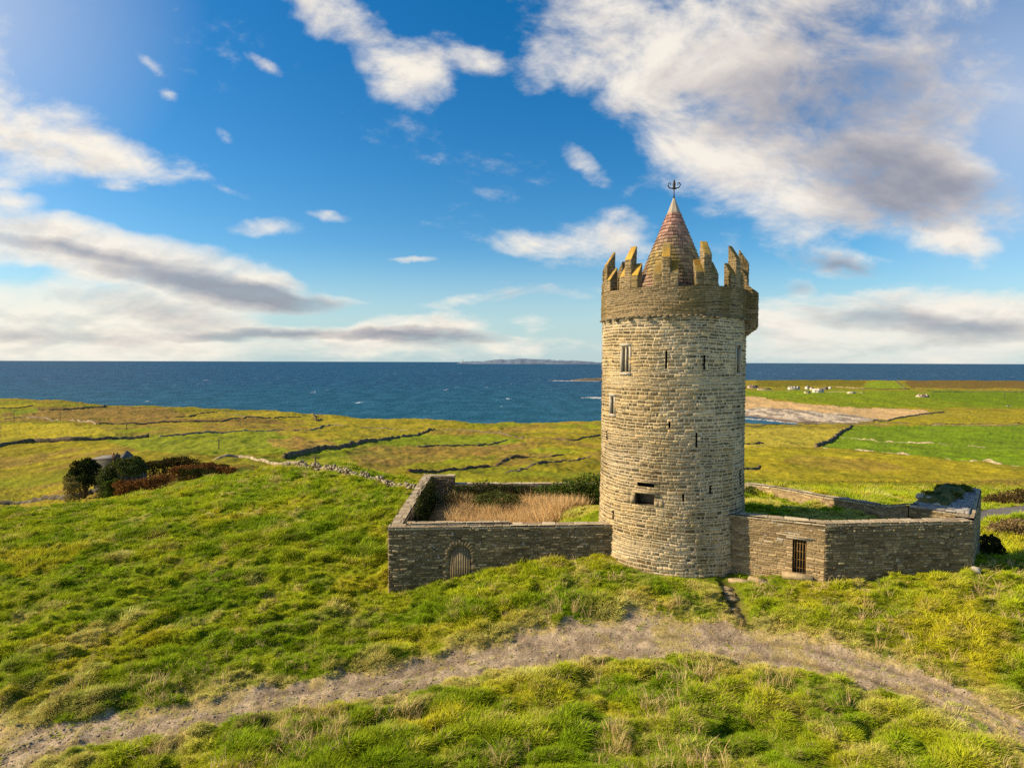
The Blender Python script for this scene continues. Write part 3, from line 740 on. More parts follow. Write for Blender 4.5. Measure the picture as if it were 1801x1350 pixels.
# openings: px0, px1, py0, py1 of the photo on the wall
def opening(px0, px1, py0, py1, wmin=.0):
    a0, z1 = hit_cyl(px0, py0); a1, _ = hit_cyl(px1, py0); _, z0 = hit_cyl((px0+px1)/2, py1); _, z1 = hit_cyl((px0+px1)/2, py0)
    if (a1-a0)*4 < wmin: c = (a0+a1)/2; a0, a1 = c-wmin/8, c+wmin/8
    return a0, a1, z0, z1
SLITS = [(1170.6,1173.6,617,648),(1237.5,1241,624,650),(1175.8,1179,741,753),(1223.4,1226.4,761,786),(1066.5,1068.5,757,773),(1247,1250.5,853,867),(1199.5,1203,868,881),(1079,1082,898,912),(1300,1302,826,853)]
slits = [opening(*s_, wmin=.10) for s_ in SLITS]
wins = [opening(1094.5,1106.5,609,654), opening(1296,1302,608,655), opening(1074.2,1080,697,727)]
niche = [opening(1121,1151,848.5,855.5), opening(1117,1151,867,888)]
HOLES_T = slits+wins+niche
def tower_moss(X, c):
    n = fbm(X[...,0]*.9+X[...,1]*.6, X[...,2]*.35, 77, 4)
    up = sstep(X[...,2], 4.5, 13)
    c = lerp(c, c*np.array([.80,.76,.64]), sstep(n, .45, .65)*.8)
    n2 = sstep(fbm(X[...,0]*1.7+X[...,1], X[...,2]*.8, 79, 4), .60, .72)
    c = lerp(c, np.array([.62,.50,.32]), n2*.30*(1-up*.5))
    return c
def cyl_masonry(mm, a0, a1, z0, z1, rf, st, seed, res, holes=(), moss_fn=None, clamp=False):
    R = 4.0; na = int((a1-a0)*R/res)+1; nz = int((z1-z0)/res)+1
    A, Z = np.meshgrid(np.linspace(a0,a1,na), np.linspace(z0,z1,nz), indexing='ij'); r = rf(Z)*RS
    P = np.stack([TWX+np.sin(A)*r, TWY-np.cos(A)*r, Z], -1); Nn = np.stack([np.sin(A), -np.cos(A), 0*A], -1)
    ac = (A[:-1,:-1]+A[1:,1:])/2; zc_ = (Z[:-1,:-1]+Z[1:,1:])/2; keep = np.ones(ac.shape, bool)
    for (b0,b1,y0,y1) in holes: keep &= ~((ac > b0)&(ac < b1)&(zc_ > y0)&(zc_ < y1))
    mm.grid(P, Nn, A*R, Z, st, seed, clamp=clamp, keep=keep, moss_fn=moss_fn)
mm = MM()
cyl_masonry(mm, -1.75, 1.75, -1.0, Z_STR, shaft_r, TOWER, 3, .026, HOLES_T, tower_moss)
cyl_masonry(mm, 1.75, 2*math.pi-1.75, -1.0, Z_STR, shaft_r, TOWER, 4, .12)
shaft = mm.build('tower_wall', tower)
# recesses behind the openings, slits and windows
def recess(mb, o, depth, r=3.99, grow=.012):
    a0,a1,z0,z1 = o; a0 -= grow/4; a1 += grow/4; z0 -= grow; z1 += grow
    f = [cylp(a0,r,z0),cylp(a1,r,z0),cylp(a1,r,z1),cylp(a0,r,z1)]; am = (a0+a1)/2; dx, dy = -math.sin(am)*depth, math.cos(am)*depth
    b = [(p[0]+dx,p[1]+dy,p[2]) for p in f]; n = len(mb.v); mb.v += f+b
    for i in range(4):
        j = (i+1)%4; mb.q.append((n+i,n+4+i,n+4+j,n+j))
    mb.q.append((n+4,n+5,n+6,n+7))
for o in slits:
    b = MB(); recess(b, o, .6, float(shaft_r((o[2]+o[3])/2))+.0); b.build('arrow_slit', M_DARK, tower)
def cbox(mb, a0, a1, r0, r1, z0, z1, k=1):
    for i in range(k):
        b0 = a0+(a1-a0)*i/k; b1 = a0+(a1-a0)*(i+1)/k
        bot = [cylp(b0,r1,z0),cylp(b1,r1,z0),cylp(b1,r0,z0),cylp(b0,r0,z0)]; mb.hexa(bot, [(p[0],p[1],z1) for p in bot])
for wi, o in enumerate(wins):
    a0,a1,z0,z1 = o; b = MB(); recess(b, o, .55, 3.98); w_ = b.build('window', M_DARK, tower)
    fr = MB(); e = .035/1; k = .03
    cbox(fr, a0-k, a0, 3.80, 4.03, z0-.02, z1+.02); cbox(fr, a1, a1+k, 3.80, 4.03, z0-.02, z1+.02)
    cbox(fr, a0-k-.006, a1+k+.006, 3.80, 4.06, z0-.16, z0-.02); cbox(fr, a0-k-.004, a1+k+.004, 3.80, 4.06, z1+.02, z1+.15)
    # pointed heads
    nl = 2 if wi == 0 else 1
    for q_ in range(nl):
        c0 = a0+(a1-a0)*q_/nl; c1 = a0+(a1-a0)*(q_+1)/nl; cm = (c0+c1)/2; hh = .16
        for (s0, s1) in ((c0,cm),(c1,cm)):
            P = [cylp(s0,3.99,z1+.02),cylp(s1,3.99,z1+.02),cylp(s0,3.99,z1-hh)]; B_ = [cylp(s0,3.86,z1+.02),cylp(s1,3.86,z1+.02),cylp(s0,3.86,z1-hh)]
            n = len(fr.v); fr.v += P+B_; fr.t += [(n,n+1,n+2),(n+2,n+1,n),(n+3,n+4,n+5)]; fr.q += [(n+1,n+4,n+5,n+2),(n,n+2,n+5,n+3)]
    fr.build('frame', M_FRAME, w_)
    if wi == 0:
        mu = MB(); am = (a0+a1)/2; cbox(mu, am-.011, am+.011, 3.84, 3.99, z0-.02, z1+.02); mu.build('mullion', M_FRAME, w_)
b = MB(); recess(b, niche[0], .4, 4.0); nb = b.build('niche', M_DARK, tower)
b = MB(); recess(b, niche[1], .55, 4.03); nb2 = b.build('niche', mat_flat('niche stone', (.16,.12,.075), .9), tower)
a0,a1,z0,z1 = niche[0]; b = MB(); cbox(b, a0-.01, a1+.01, 3.9, 4.14, z1, z1+.07, 1); b.build('ledge', M_NICHE, nb)
a0,a1,z0,z1 = niche[1]; b = MB(); cbox(b, a0-.02, a1+.04, 3.9, 4.20, z1, z1+.10, 1); b.build('ledge', M_NICHE, nb2)
b = MB(); cbox(b, a1+.004, a1+.12, 3.9, 4.09, z0+.02, z0+.27, 2); b.build('block', M_NICHE, nb2)
b = MB(); cbox(b, a0-.13, a0-.004, 3.9, 4.09, z0+.02, z0+.42, 2); b.build('block', M_NICHE, nb2)

# parapet, string course and water spouts
def par_r(z): return 4.06+0*np.asarray(z)
mm = MM()
cyl_masonry(mm, -1.75, 1.75, Z_STR+.06, Z_SILL, par_r, PARAP, 7, .026)
cyl_masonry(mm, 1.75, 2*math.pi-1.75, Z_STR+.06, Z_SILL, par_r, PARAP, 8, .10)
for (z, r0, r1) in ((Z_SILL, 3.5, 4.1),):
    A = np.linspace(0, 2*math.pi, 260)[:,None]*np.ones((1,14)); R_ = np.ones((260,1))*np.linspace(r1, r0, 14)[None,:]*RS
    P = np.stack([TWX+np.sin(A)*R_, TWY-np.cos(A)*R_, 0*A+z], -1); mm.grid(P, np.array([0,0,1.])[None,None], A*4, R_, LICH, 9, clamp=False)
A, Z = np.meshgrid(np.linspace(0, 2*math.pi, 260), np.linspace(Z_SILL, Z_STR+.2, 12), indexing='ij')
P = np.stack([TWX+np.sin(A)*3.5*RS, TWY-np.cos(A)*3.5*RS, Z], -1); mm.grid(P, np.stack([-np.sin(A), np.cos(A), 0*A], -1), A*3.5, Z, PARAP, 10, clamp=False)
mm.build('parapet', tower)
b = MB(); rr = random.Random(4)
k = 84
for i in range(k):
    a0 = 2*math.pi*i/k; a1 = 2*math.pi*(i+1)/k-.004; cbox(b, a0, a1, 3.9, 4.10+rr.uniform(-.015,.03), Z_STR-.01+rr.uniform(-.01,.01), Z_STR+.075)
b.build('string_course', mat_flat('string stone', (.19,.145,.08), .9, var=.35, scale=3), tower)
for i in range(16):
    a = -1.5+i*.23+rr.uniform(-.04,.04); b = MB()
    if a > 1.75: break
    cbox(b, a-.035, a+.035, 3.98, 4.28, Z_STR-.09, Z_STR-.02); b.build('spout', M_SPOUT, tower)
b = MB(); P = []
aa = np.linspace(0, 2*math.pi, 49)
for i in range(48):
    n = len(b.v); b.v += [(TWX,TWY,13.7), cylp(aa[i],3.52,13.7), cylp(aa[i+1],3.52,13.7)]; b.t.append((n,n+1,n+2))
b.build('wall_walk', mat_flat('walk flags', (.15,.13,.1), .9), tower)

# stepped battlements: a tall slab between two low shoulders, all with steep weathered tops
def radial_block(mm, a0, a1, r0, r1, z0, zo, zi, seed):
    """zo / zi: height at the outer and at the inner face"""
    o0, o1, i0, i1 = [lambda z, a=a, r=r: cylp(a, r, z) for a, r in ((a0,r1),(a1,r1),(a0,r0),(a1,r0))]
    mm.quad(o0(z0), o1(z0), o1(zo), o0(zo), PARAP, seed, .035)
    mm.quad(i1(z0), i0(z0), i0(zi), i1(zi), PARAP, seed+1, .06)
    mm.quad(i0(z0), o0(z0), o0(zo), i0(zi), PARAP, seed+2, .045)
    mm.quad(o1(z0), i1(z0), i1(zi), o1(zo), PARAP, seed+3, .045)
    mm.quad(o0(zo), o1(zo), i1(zi), i0(zi), LICH, seed+4, .04)
mrnd = random.Random(8)
for i in range(12):
    c = math.radians(-5+30*i)-.268*0; hz = mrnd.uniform(-.05,.05)
    # angle in the tower's own frame: the camera sees the tower from bearing 15.3 deg left of -Y
    c = c+math.atan2(-TWX, TWY)
    mm = MM(); w_ = .153; t_ = .052; R1 = 4.07; R0 = 3.58
    radial_block(mm, c-t_, c+t_, R0, R1, Z_SILL-.02, 16.27+hz, 17.0+hz, 100+i*20)
    radial_block(mm, c-w_, c-t_-.001, R0+.03, R1-.01, Z_SILL-.02, 15.42+hz, 16.08+hz, 106+i*20)
    radial_block(mm, c+t_+.001, c+w_, R0+.03, R1-.01, Z_SILL-.02, 15.42-hz, 16.08-hz, 112+i*20)
    mm.build('merlon', tower)
# box machicolation on the right flank
amc = math.radians(83)+math.atan2(-TWX, TWY)
mm = MM(); aw = .17
o = lambda a, r, z: cylp(a, r, z)
for (s0, s1, seed) in ((amc-aw, amc+aw, 500),):
    r0, r1, zb, zb2, zt, zt2 = 3.95, 4.64, 12.35, 12.85, 14.62, 15.15
    mm.quad(o(s0,r1,zb2), o(s1,r1,zb2), o(s1,r1,zt), o(s0,r1,zt), PARAP, 501, .04)
    for (a_, flip, sd) in ((s0, False, 502), (s1, True, 503)):
        p = [o(a_,r0,zb), o(a_,r1,zb2), o(a_,r1,zt), o(a_,r0,zt2)]
        if flip: p = [p[1], p[0], p[3], p[2]]
        mm.quad(*p, PARAP, sd, .04)
    mm.quad(o(s0,r1,zt), o(s1,r1,zt), o(s1,r0,zt2), o(s0,r0,zt2), LICH, 504, .04)
    mm.quad(o(s0,r0,zb), o(s1,r0,zb), o(s1,r1,zb2), o(s0,r1,zb2), PARAP, 505, .04)
mm.build('machicolation', tower)

# conical slate roof
def cone_roof():
    za, zb = 20.12, 13.75; k = 1.40/3.47/RS; rows_ = 28; V = []; Qd = []; C = []; rng = np.random.default_rng(5)
    zt = 19.28
    edges = np.linspace(zb, zt, rows_+1)
    for r_ in range(rows_):
        z0, z1 = edges[r_], edges[r_+1]; rr0 = (za-z0)*k+.045; rr1 = (za-z1)*k+.0
        n = max(10, int(2*math.pi*rr0/.25)); off = rng.random()
        for j in range(n):
            a0 = 2*math.pi*(j+off+rng.uniform(-.08,.08))/n; a1 = 2*math.pi*(j+off+1-.04)/n; dz = rng.uniform(-.02,.02); dr = rng.uniform(0,.016); o_ = len(V)
            V += [cylp(a0,rr0+dr,z0+dz), cylp(a1,rr0+dr,z0+dz), cylp(a1,rr1,z1+.02), cylp(a0,rr1,z1+.02), cylp(a0,rr0-.03,z0+dz), cylp(a1,rr0-.03,z0+dz)]
            Qd += [(o_,o_+1,o_+2,o_+3), (o_+4,o_+5,o_+1,o_)]
            t_ = (z0-14)/(19.3-14); base_ = np.array([.32,.18,.14])*(1-.0)
            mossy = np.array([.34,.23,.06]); rose = np.array([.42,.20,.14])
            mk = math.exp(-((z0-16.4)/1.15)**2)*(.5+.5*(math.sin(a0*3+z0)>-.3))
            c = base_*(1-mk)+mossy*mk
            if t_ > .55: f = min(1, (t_-.55)*2.2); c = c*(1-f)+rose*f
            c = c*rng.uniform(.55,1.5); c = c*(1-.0)
            if rng.random() < .12: c = c*.5+np.array([.33,.27,.13])*.5
            C += [c]*6
    rf = mesh_obj('conical_roof', V, Qd, mat_attr('roof slates', .6, 20., .25, .3, 60., .4), tower, col=np.array(C))
    b = MB(); n = 28   # cone core behind the slates
    for j in range(n):
        a0 = 2*math.pi*j/n; a1 = 2*math.pi*(j+1)/n; i_ = len(b.v); b.v += [cylp(a0,(za-zb)*k-.02,zb), cylp(a1,(za-zb)*k-.02,zb), (TWX,TWY,za-.06)]; b.t.append((i_,i_+1,i_+2))
    b.build('roof_core', M_DARK, rf)
    b = MB(); n = 8
    for j in range(n):
        a0 = 2*math.pi*j/n+.2; a1 = 2*math.pi*(j+1)/n+.2; i_ = len(b.v)
        b.v += [cylp(a0,(za-zt)*k+.055,zt-.04), cylp(a1,(za-zt)*k+.055,zt-.04), cylp(a1,.035,za+.02), cylp(a0,.035,za+.02)]; b.q.append((i_,i_+1,i_+2,i_+3))
    b.build('lead_cap', M_LEAD, rf)
cone_roof()
# fleur-de-lis finial facing the camera
fb_ = MB(); zx = 20.05; c_, s_ = math.cos(-.1), math.sin(-.1)
def fp(x, z): return (TWX+x*c_, TWY+x*s_, z)
fb_.tube([fp(0,zx-.1),fp(0,zx+.12)], [.07,.05], 8); fb_.tube([fp(0,zx+.1),fp(0,zx+.6)], .028, 8)
fb_.tube([fp(0,zx+.5),fp(0,zx+.62),fp(0,zx+.78),fp(0,zx+.95),fp(0,zx+1.08)], [.03,.055,.085,.06,.008], 8)
for sgn in (-1,1):
    pts = []
    for i in range(15):
        t_ = i/14; ang = math.radians(-110+300*t_); rr_ = .17-.05*t_
        pts.append((sgn*(.17-rr_*math.cos(ang)*1.0)-sgn*.0, zx+.78+rr_*math.sin(ang)))
    pts = [(0, zx+.6)]+[(sgn*abs(x), z) for x, z in [( .05,zx+.60),(.13,zx+.585),(.22,zx+.60),(.30,zx+.66),(.335,zx+.76),(.31,zx+.85),(.24,zx+.885),(.18,zx+.85),(.185,zx+.79),(.225,zx+.775)]]
    fb_.tube([fp(x,z) for x,z in pts], [.022]+[.032]*6+[.026,.024,.02,.014], 6)
fb_.tube([fp(-.12,zx+.56),fp(.12,zx+.56)], .035, 6)
fb_.build('finial', M_IRON, tower)

# ------------------------------------------------------------------ walls of the yard
ZL = zof(880, 929, 31.05)         # top of the left wing
def wall_box(mm, fl, fr, br, bl, zb, zt, st, seed, res=.035, hole=None, sides='fblrt', backst=None, ztr=None, topst=None):
    """footprint corners: front-left, front-right, back-right, back-left; zt at left, ztr at right end"""
    ztr = zt if ztr is None else ztr
    P = lambda c, z: (c[0], c[1], z)
    if 'f' in sides: mm.quad(P(fl,zb), P(fr,zb), P(fr,ztr), P(fl,zt), st, seed, res, hole=hole)
    if 'b' in sides: mm.quad(P(br,zb), P(bl,zb), P(bl,zt), P(br,ztr), backst or st, seed+1, res)
    if 'l' in sides: mm.quad(P(bl,zb), P(fl,zb), P(fl,zt), P(bl,zt), st, seed+2, res)
    if 'r' in sides: mm.quad(P(fr,zb), P(br,zb), P(br,ztr), P(fr,ztr), st, seed+3, res)
    if 't' in sides: mm.quad(P(fl,zt), P(fr,ztr), P(br,ztr), P(bl,zt), topst or COPE, seed+4, res)
# left wing, front: dark wall with an arched door
XL, XR = at(683, 931, 31.05)[0], 6.0
yf, yb = 31.05, 31.63
dl, dr = at(790, 1000, yf)[0], at(828, 1000, yf)[0]; dc = (dl+dr)/2; dw = (dr-dl)/2
dz_top = zof(809, 961, yf); dz_spr = dz_top-dw*1.02
wf = empty('courtyard_wall', (XL, yf, -1.2), label='dark stone wall with an arched wooden door, left of the round tower', cat='wall')
mm = MM()
hole = lambda uu, zz: (np.abs(uu+XL-dc) < dw)&((zz < dz_spr)|(((uu+XL-dc)/dw)**2+((zz-dz_spr)/(dz_top-dz_spr))**2 < 1))&(zz > -2)
wall_box(mm, (XL,yf), (XR,yf), (XR,yb), (XL,yb), -1.9, ZL-.10, YARDW, 900, .028, hole=hole, sides='fblr')
mm.build('stonework', wf)
mm = MM(); wall_box(mm, (XL-.03,yf-.04), (XR-.6,yf-.04), (XR-.6,yb+.03), (XL-.03,yb+.03), ZL-.098, ZL, COPE, 910, .03); mm.build('coping', wf)
x0, x1 = at(716, 925, 31.4)[0], at(897, 925, 31.4)[0]
mm = MM(); wall_box(mm, (x0,yf+.24), (x1,yf+.24), (x1,yb+.05), (x0,yb+.05), ZL+.002, ZL+.12, COPE, 916, .03); mm.build('coping', wf)
b = MB()                          # boards of the door
nb_ = 9; rr = random.Random(3)
for i in range(nb_):
    xa = dc-dw+2*dw*i/nb_+.008; xb = dc-dw+2*dw*(i+1)/nb_-.008; f = lambda x: dz_spr+(dz_top-dz_spr)*math.sqrt(max(0, 1-((x-dc)/dw)**2))+.02
    y_ = yf+.10+rr.uniform(0,.012); n = len(b.v)
    b.hexa([(xa,y_,-1.2),(xb,y_,-1.2),(xb,y_+.05,-1.2),(xa,y_+.05,-1.2)], [(xa,y_,f(xa)),(xb,y_,f(xb)),(xb,y_+.05,f(xb)),(xa,y_+.05,f(xa))])
door = b.build('door', M_WOOD, wf)
b = MB(); b.box((dc, yf+.175, .1), (dw*2+.05, .02, 2.6)); b.build('backing', M_DARK, door)
b = MB(); n_ = 15                  # voussoirs
for i in range(n_):
    t0 = math.pi*(-.04+1.08*i/n_); t1 = math.pi*(-.04+1.08*(i+1)/n_)-.03; e = .26+rr.uniform(-.04,.07); Hh = dz_top-dz_spr
    pa = [(dc-math.cos(t)*(dw+o_), dz_spr+math.sin(t)*(Hh+o_)) for t, o_ in ((t0,-.01),(t1,-.01),(t1,e),(t0,e))]
    y0_, y1_ = yf-.028-rr.uniform(0,.02), yf+.12; k = len(b.v)
    b.v += [(x,y0_,z) for x,z in pa]+[(x,y1_,z) for x,z in pa]; b.q += [(k,k+1,k+2,k+3)[::-1]]+[(k+i2,k+(i2+1)%4,k+4+(i2+1)%4,k+4+i2) for i2 in range(4)]
b.build('arch', mat_flat('voussoir stone', (.17,.13,.075), .9, var=.4, scale=4), wf)
for sx in (-1,1):
    b = MB(); z_ = dz_spr-.05
    while z_ > -1.0:
        h_ = rr.uniform(.22,.42); w_ = rr.choice([.2,.34]); b.box((dc+sx*(dw+w_/2), yf+.065, z_-h_/2), (w_, .18, h_-.02)); z_ -= h_
    b.build('jamb', mat_flat('jamb stone', (.17,.13,.075), .9, var=.35, scale=3), wf)
wf.rotation_euler[2] = math.radians(3.7)
# left side wall, running back from the corner
xbk = at(745, 836, 45.3)[0]
ws = empty('courtyard_wall', (XL, 38, -1), label='stone wall running straight back along the left side of the courtyard', cat='wall')
zlb = zof(748, 837, 45.3)
mm = MM(); wall_box(mm, (XL,yb+.04), (XL+.56,yb+.04), (xbk+.56,45.3), (xbk,45.3), -2.2, ZL-.12, YARDW, 930, .05, sides='lr')
mm.build('stonework', ws)
mm = MM(); Pq = [(XL-.03,yb+.05,ZL-.002),(XL+.60,yb+.05,ZL-.002),(xbk+.60,45.3,zlb),(xbk-.03,45.3,zlb)]; mm.quad(*Pq, COPE, 936, .04)
dn = [(p[0],p[1],p[2]-.12) for p in Pq]; mm.quad(dn[1], dn[2], Pq[2], Pq[1], COPE, 937, .04); mm.quad(dn[3], dn[0], Pq[0], Pq[3], COPE, 938, .04)
mm.build('coping', ws)
xs1 = at(799, 838, 45.3)[0]
wk = empty('courtyard_wall', (xbk, 45.5, 0), label='short raised stretch of wall closing the far left corner of the courtyard', cat='wall')
mm = MM(); wall_box(mm, (xbk,45.32), (xs1,45.32), (xs1,45.85), (xbk,45.85), -1, zlb-.1, YARDW, 940, .05, sides='fblr'); mm.build('stonework', wk)
mm = MM(); wall_box(mm, (xbk-.03,45.28), (xs1+.03,45.28), (xs1+.03,45.88), (xbk-.03,45.88), zlb-.098, zlb, COPE, 944, .05); mm.build('coping', wk)
# low back wall, from the raised corner behind the tower to the outhouse
wb = empty('courtyard_wall', (5, 45.6, 0), label='long low back wall of the courtyard passing behind the tower to the outhouse', cat='wall')
BW = [at(799.5, 851, 45.35), at(940, 851, 45.3), at(1180, 850, 45.4), at(1308, 850, 45.5), at(1360, 856, 43.6), at(1405, 864, 41.2), at(1450, 873, 38.8), at(1500, 880, 37.0), at(1540, 887, 35.6), at(1560, 889, 34.0), at(1597, 886, 31.15)]
mm = MM(); mc = MM()
for i in range(len(BW)-1):
    A_, B_ = np.array(BW[i]), np.array(BW[i+1]); d = (B_-A_)[:2]; d /= np.linalg.norm(d); nrm = np.array([-d[1], d[0]])*.5
    fl, fr, br, bl = A_[:2], B_[:2], B_[:2]+nrm, A_[:2]+nrm
    wall_box(mm, fl, fr, br, bl, -1.5, A_[2]-.1, YARDL, 950+i*7, .05, sides='fb', ztr=B_[2]-.1)
    P = lambda c, z: (c[0], c[1], z); o_ = -nrm*.08
    mc.quad(P(fl+o_,A_[2]), P(fr+o_,B_[2]), P(br,B_[2]), P(bl,A_[2]), COPE, 1050+i, .05)
    mc.quad(P(fl+o_,A_[2]-.12), P(fr+o_,B_[2]-.12), P(fr+o_,B_[2]), P(fl+o_,A_[2]), COPE, 1070+i, .05)
    mc.quad(P(br,B_[2]-.12), P(bl,A_[2]-.12), P(bl,A_[2]), P(br,B_[2]), COPE, 1090+i, .05)
mm.build('stonework', wb); mc.build('coping', wb)

# right wing: an angled stretch with a barred opening, then a long dark stretch
pa0 = at(1276, 903, 30.45); pa1 = at(1452, 921.5, 28.0); pb1 = at(1712, 917, 28.5)
ZA0, ZA1, ZB1 = pa0[2]-.02, pa1[2], pb1[2]
wr = empty('courtyard_wall', pa1[:2]+(0,), label='angled stone wall with a barred gateway, right of the round tower', cat='wall')
dA = np.array(pa1[:2])-np.array(pa0[:2]); LA = np.linalg.norm(dA); dA /= LA; nA = np.array([-dA[1], dA[0]])*.62
dB = np.array(pb1[:2])-np.array(pa1[:2]); LB = np.linalg.norm(dB); dB /= LB; nB = np.array([-dB[1], dB[0]])*.62
inner = np.array(pa1[:2])+(nA+nB)/2*1.04
def along(px):  # distance along the angled wall at which the photo column falls
    t = float(ray(px, 975)[0]); return (t*pa0[1]-pa0[0])/(dA[0]-t*dA[1])
g0, g1 = along(1394), along(1419); gzt = zof(1405, 947, pa0[1]+dA[1]*g0); gzb = zof(1405, 1004.5, pa0[1]+dA[1]*g0)
mm = MM()
P2 = lambda c, z: (c[0], c[1], z)
A0, A1, B1 = np.array(pa0[:2]), np.array(pa1[:2]), np.array(pb1[:2])
mm.quad(P2(A0,-1), P2(A1,-1), P2(A1,ZA1-.05), P2(A0,ZA0-.05), YARDL, 1100, .028, hole=lambda uu, zz: (uu > g0)&(uu < g1)&(zz > gzb)&(zz < gzt))
mm.quad(P2(inner,0), P2(A0+nA,0), P2(A0+nA,ZA0-.05), P2(inner,ZA1-.05), YARDL, 1101, .06)
mm.quad(P2(A1,-1), P2(B1,-1), P2(B1,ZB1-.07), P2(A1,ZA1-.07), YARDW, 1102, .028)
mm.quad(P2(B1+nB,0), P2(inner,0), P2(inner,ZA1-.07), P2(B1+nB,ZB1-.07), YARDW, 1103, .06)
mm.build('stonework', wr)
mm = MM(); ep = .03
Aq = [P2(A0-nA*.05,ZA0), P2(A1-nA*.05,ZA1), P2(inner,ZA1), P2(A0+nA,ZA0)]
mm.quad(*Aq, COPE, 1110, .03); mm.quad(P2(A0-nA*.05,ZA0-.07), P2(A1-nA*.05,ZA1-.07), Aq[1], Aq[0], COPE, 1111, .03)
Bq = [P2(A1-nB*.05,ZA1+.002), P2(B1-nB*.05,ZB1+.002), P2(B1+nB,ZB1+.002), P2(inner,ZA1+.002)]
mm.quad(*Bq, COPE, 1112, .03); mm.quad(P2(A1-nB*.05,ZA1-.08), P2(B1-nB*.05,ZB1-.08), Bq[1], Bq[0], COPE, 1113, .03)
mm.build('coping', wr)
# gateway: reveals, lintel and rusted bars
b = MB(); nd = nA/np.linalg.norm(nA)
def pg(u_, dpt, z): q_ = A0+dA*u_+nd*dpt; return (q_[0], q_[1], z)
b.q.append((0,1,2,3)); b.v += [pg(g0-.02,.001,gzb-.02), pg(g0-.02,.36,gzb-.02), pg(g0-.02,.36,gzt+.02), pg(g0-.02,.001,gzt+.02)]
for (ua, ub, za, zb_) in ((g1+.02,g1+.02,gzb-.02,gzt+.02),):
    n = len(b.v); b.v += [pg(ua,.001,za), pg(ub,.36,za), pg(ub,.36,zb_), pg(ua,.001,zb_)]; b.q.append((n,n+1,n+2,n+3))
for z_ in (gzb-.02, gzt+.02):
    n = len(b.v); b.v += [pg(g0-.02,.001,z_), pg(g1+.02,.001,z_), pg(g1+.02,.36,z_), pg(g0-.02,.36,z_)]; b.q.append((n,n+1,n+2,n+3))
n = len(b.v); b.v += [pg(g0-.02,.36,gzb-.02), pg(g1+.02,.36,gzb-.02), pg(g1+.02,.36,gzt+.02), pg(g0-.02,.36,gzt+.02)]; b.q.append((n,n+1,n+2,n+3))
gw = b.build('gateway', M_DARK, wr)
b = MB()
for i in range(5):
    u_ = g0+(g1-g0)*(i+.5)/5; b.tube([pg(u_,.12,gzb-.03), pg(u_,.12,gzt+.03)], .016, 5)
for i in range(4):
    z_ = gzb+(gzt-gzb)*(i+.5)/4; b.tube([pg(g0-.02,.135,z_), pg(g1+.02,.135,z_)], .014, 5)
b.build('bars', mat_flat('rusty bars', (.30,.17,.05), .7, .2, var=.3), gw)
b = MB(); q0 = [pg(g0-.30,-.045,gzt+.0), pg(g1+.22,-.045,gzt+.0), pg(g1+.22,.3,gzt+.0), pg(g0-.30,.3,gzt+.0)]
b.hexa(q0, [(p[0],p[1],p[2]+.13) for p in q0])
q0 = [pg(g0-.75,-.06,gzt+.14), pg(g1+.30,-.06,gzt+.08), pg(g1+.30,.2,gzt+.08), pg(g0-.75,.2,gzt+.14)]; b.hexa(q0, [(p[0],p[1],p[2]+.05) for p in q0])
b.build('lintel', mat_flat('lintel stone', (.36,.29,.2), .85, var=.2), gw)

# oblique end wall on the far right
pc1 = at(1725, 861, 34.8); C0 = B1; C1 = np.array(pc1[:2]); dC = (C1-C0)/np.linalg.norm(C1-C0); nC = np.array([-dC[1], dC[0]])*.75
we = empty('courtyard_wall', (C0[0], C0[1], 0), label='end wall seen edge-on, receding from the right-hand corner of the courtyard', cat='wall')
mm = MM(); ZC1 = pc1[2]
C0b = C0+dC*.0
mm.quad(P2(C0,-1.5), P2(C1,-3), P2(C1,ZC1-.02), P2(C0,ZB1-.02), YARDW, 1120, .04)
mm.quad(P2(C1,-3), P2(C1+nC,-3), P2(C1+nC,ZC1-.02), P2(C1,ZC1-.02), YARDW, 1121, .06)
I0 = C0+dC*.65+nC
mm.quad(P2(C1+nC,0), P2(I0,0), P2(I0,ZB1-.02), P2(C1+nC,ZC1-.02), YARDW, 1122, .06)
mm.build('stonework', we)
mm = MM(); mm.quad(P2(C0+dC*.63,ZB1+.004), P2(C1,ZC1+.004), P2(C1+nC,ZC1+.004), P2(I0,ZB1+.004), COPE, 1123, .03)
mm.quad(P2(C0+dC*.63,ZB1-.1), P2(C1,ZC1-.1), P2(C1,ZC1+.004), P2(C0+dC*.63,ZB1+.004), COPE, 1124, .03); mm.build('coping', we)

# outhouse with slate roof under moss
oFL = at(1599, 888, 31.1); oFR = at(1686, 900, 29.75); oBR = at(1712, 860, 34.9); oBL = at(1664, 852, 36.3)
oh = empty('outhouse', oFL[:2]+(1.5,), label='small lean-to outhouse with mossy slate roof in the right corner of the courtyard', cat='outhouse')
mm = MM(); zr = oFL[2]
pts = [np.array(p[:2]) for p in (oFL, oFR, oBR, oBL)]; zs = [oFL[2]-.1, oFR[2]-.1, oBR[2]-.1, oBL[2]-.1]
for i in range(4):
    j = (i+1)%4; mm.quad(P2(pts[i],.5), P2(pts[j],.5), P2(pts[j],zs[j]), P2(pts[i],zs[i]), YARDW, 1130+i, .04 if i in (0,3) else .08)
mm.build('stonework', oh)
mm = MM(); e_ = .06
rp = [P2(pts[0], zs[0]+.1), P2(pts[1]+np.array([.5,-.02]), zs[1]+.1), P2(pts[2]+np.array([.4,.1]), zs[2]+.12), P2(pts[3]+np.array([0,.1]), zs[3]+.12)]
mm.quad(*rp, SLATE, 1140, .04); dn = [(p[0],p[1],p[2]-.12) for p in rp]
for i in range(4):
    j = (i+1)%4; mm.quad(dn[i], dn[j], rp[j], rp[i], SLATE, 1141+i, .04)
roof_o = mm.build('roof', oh)
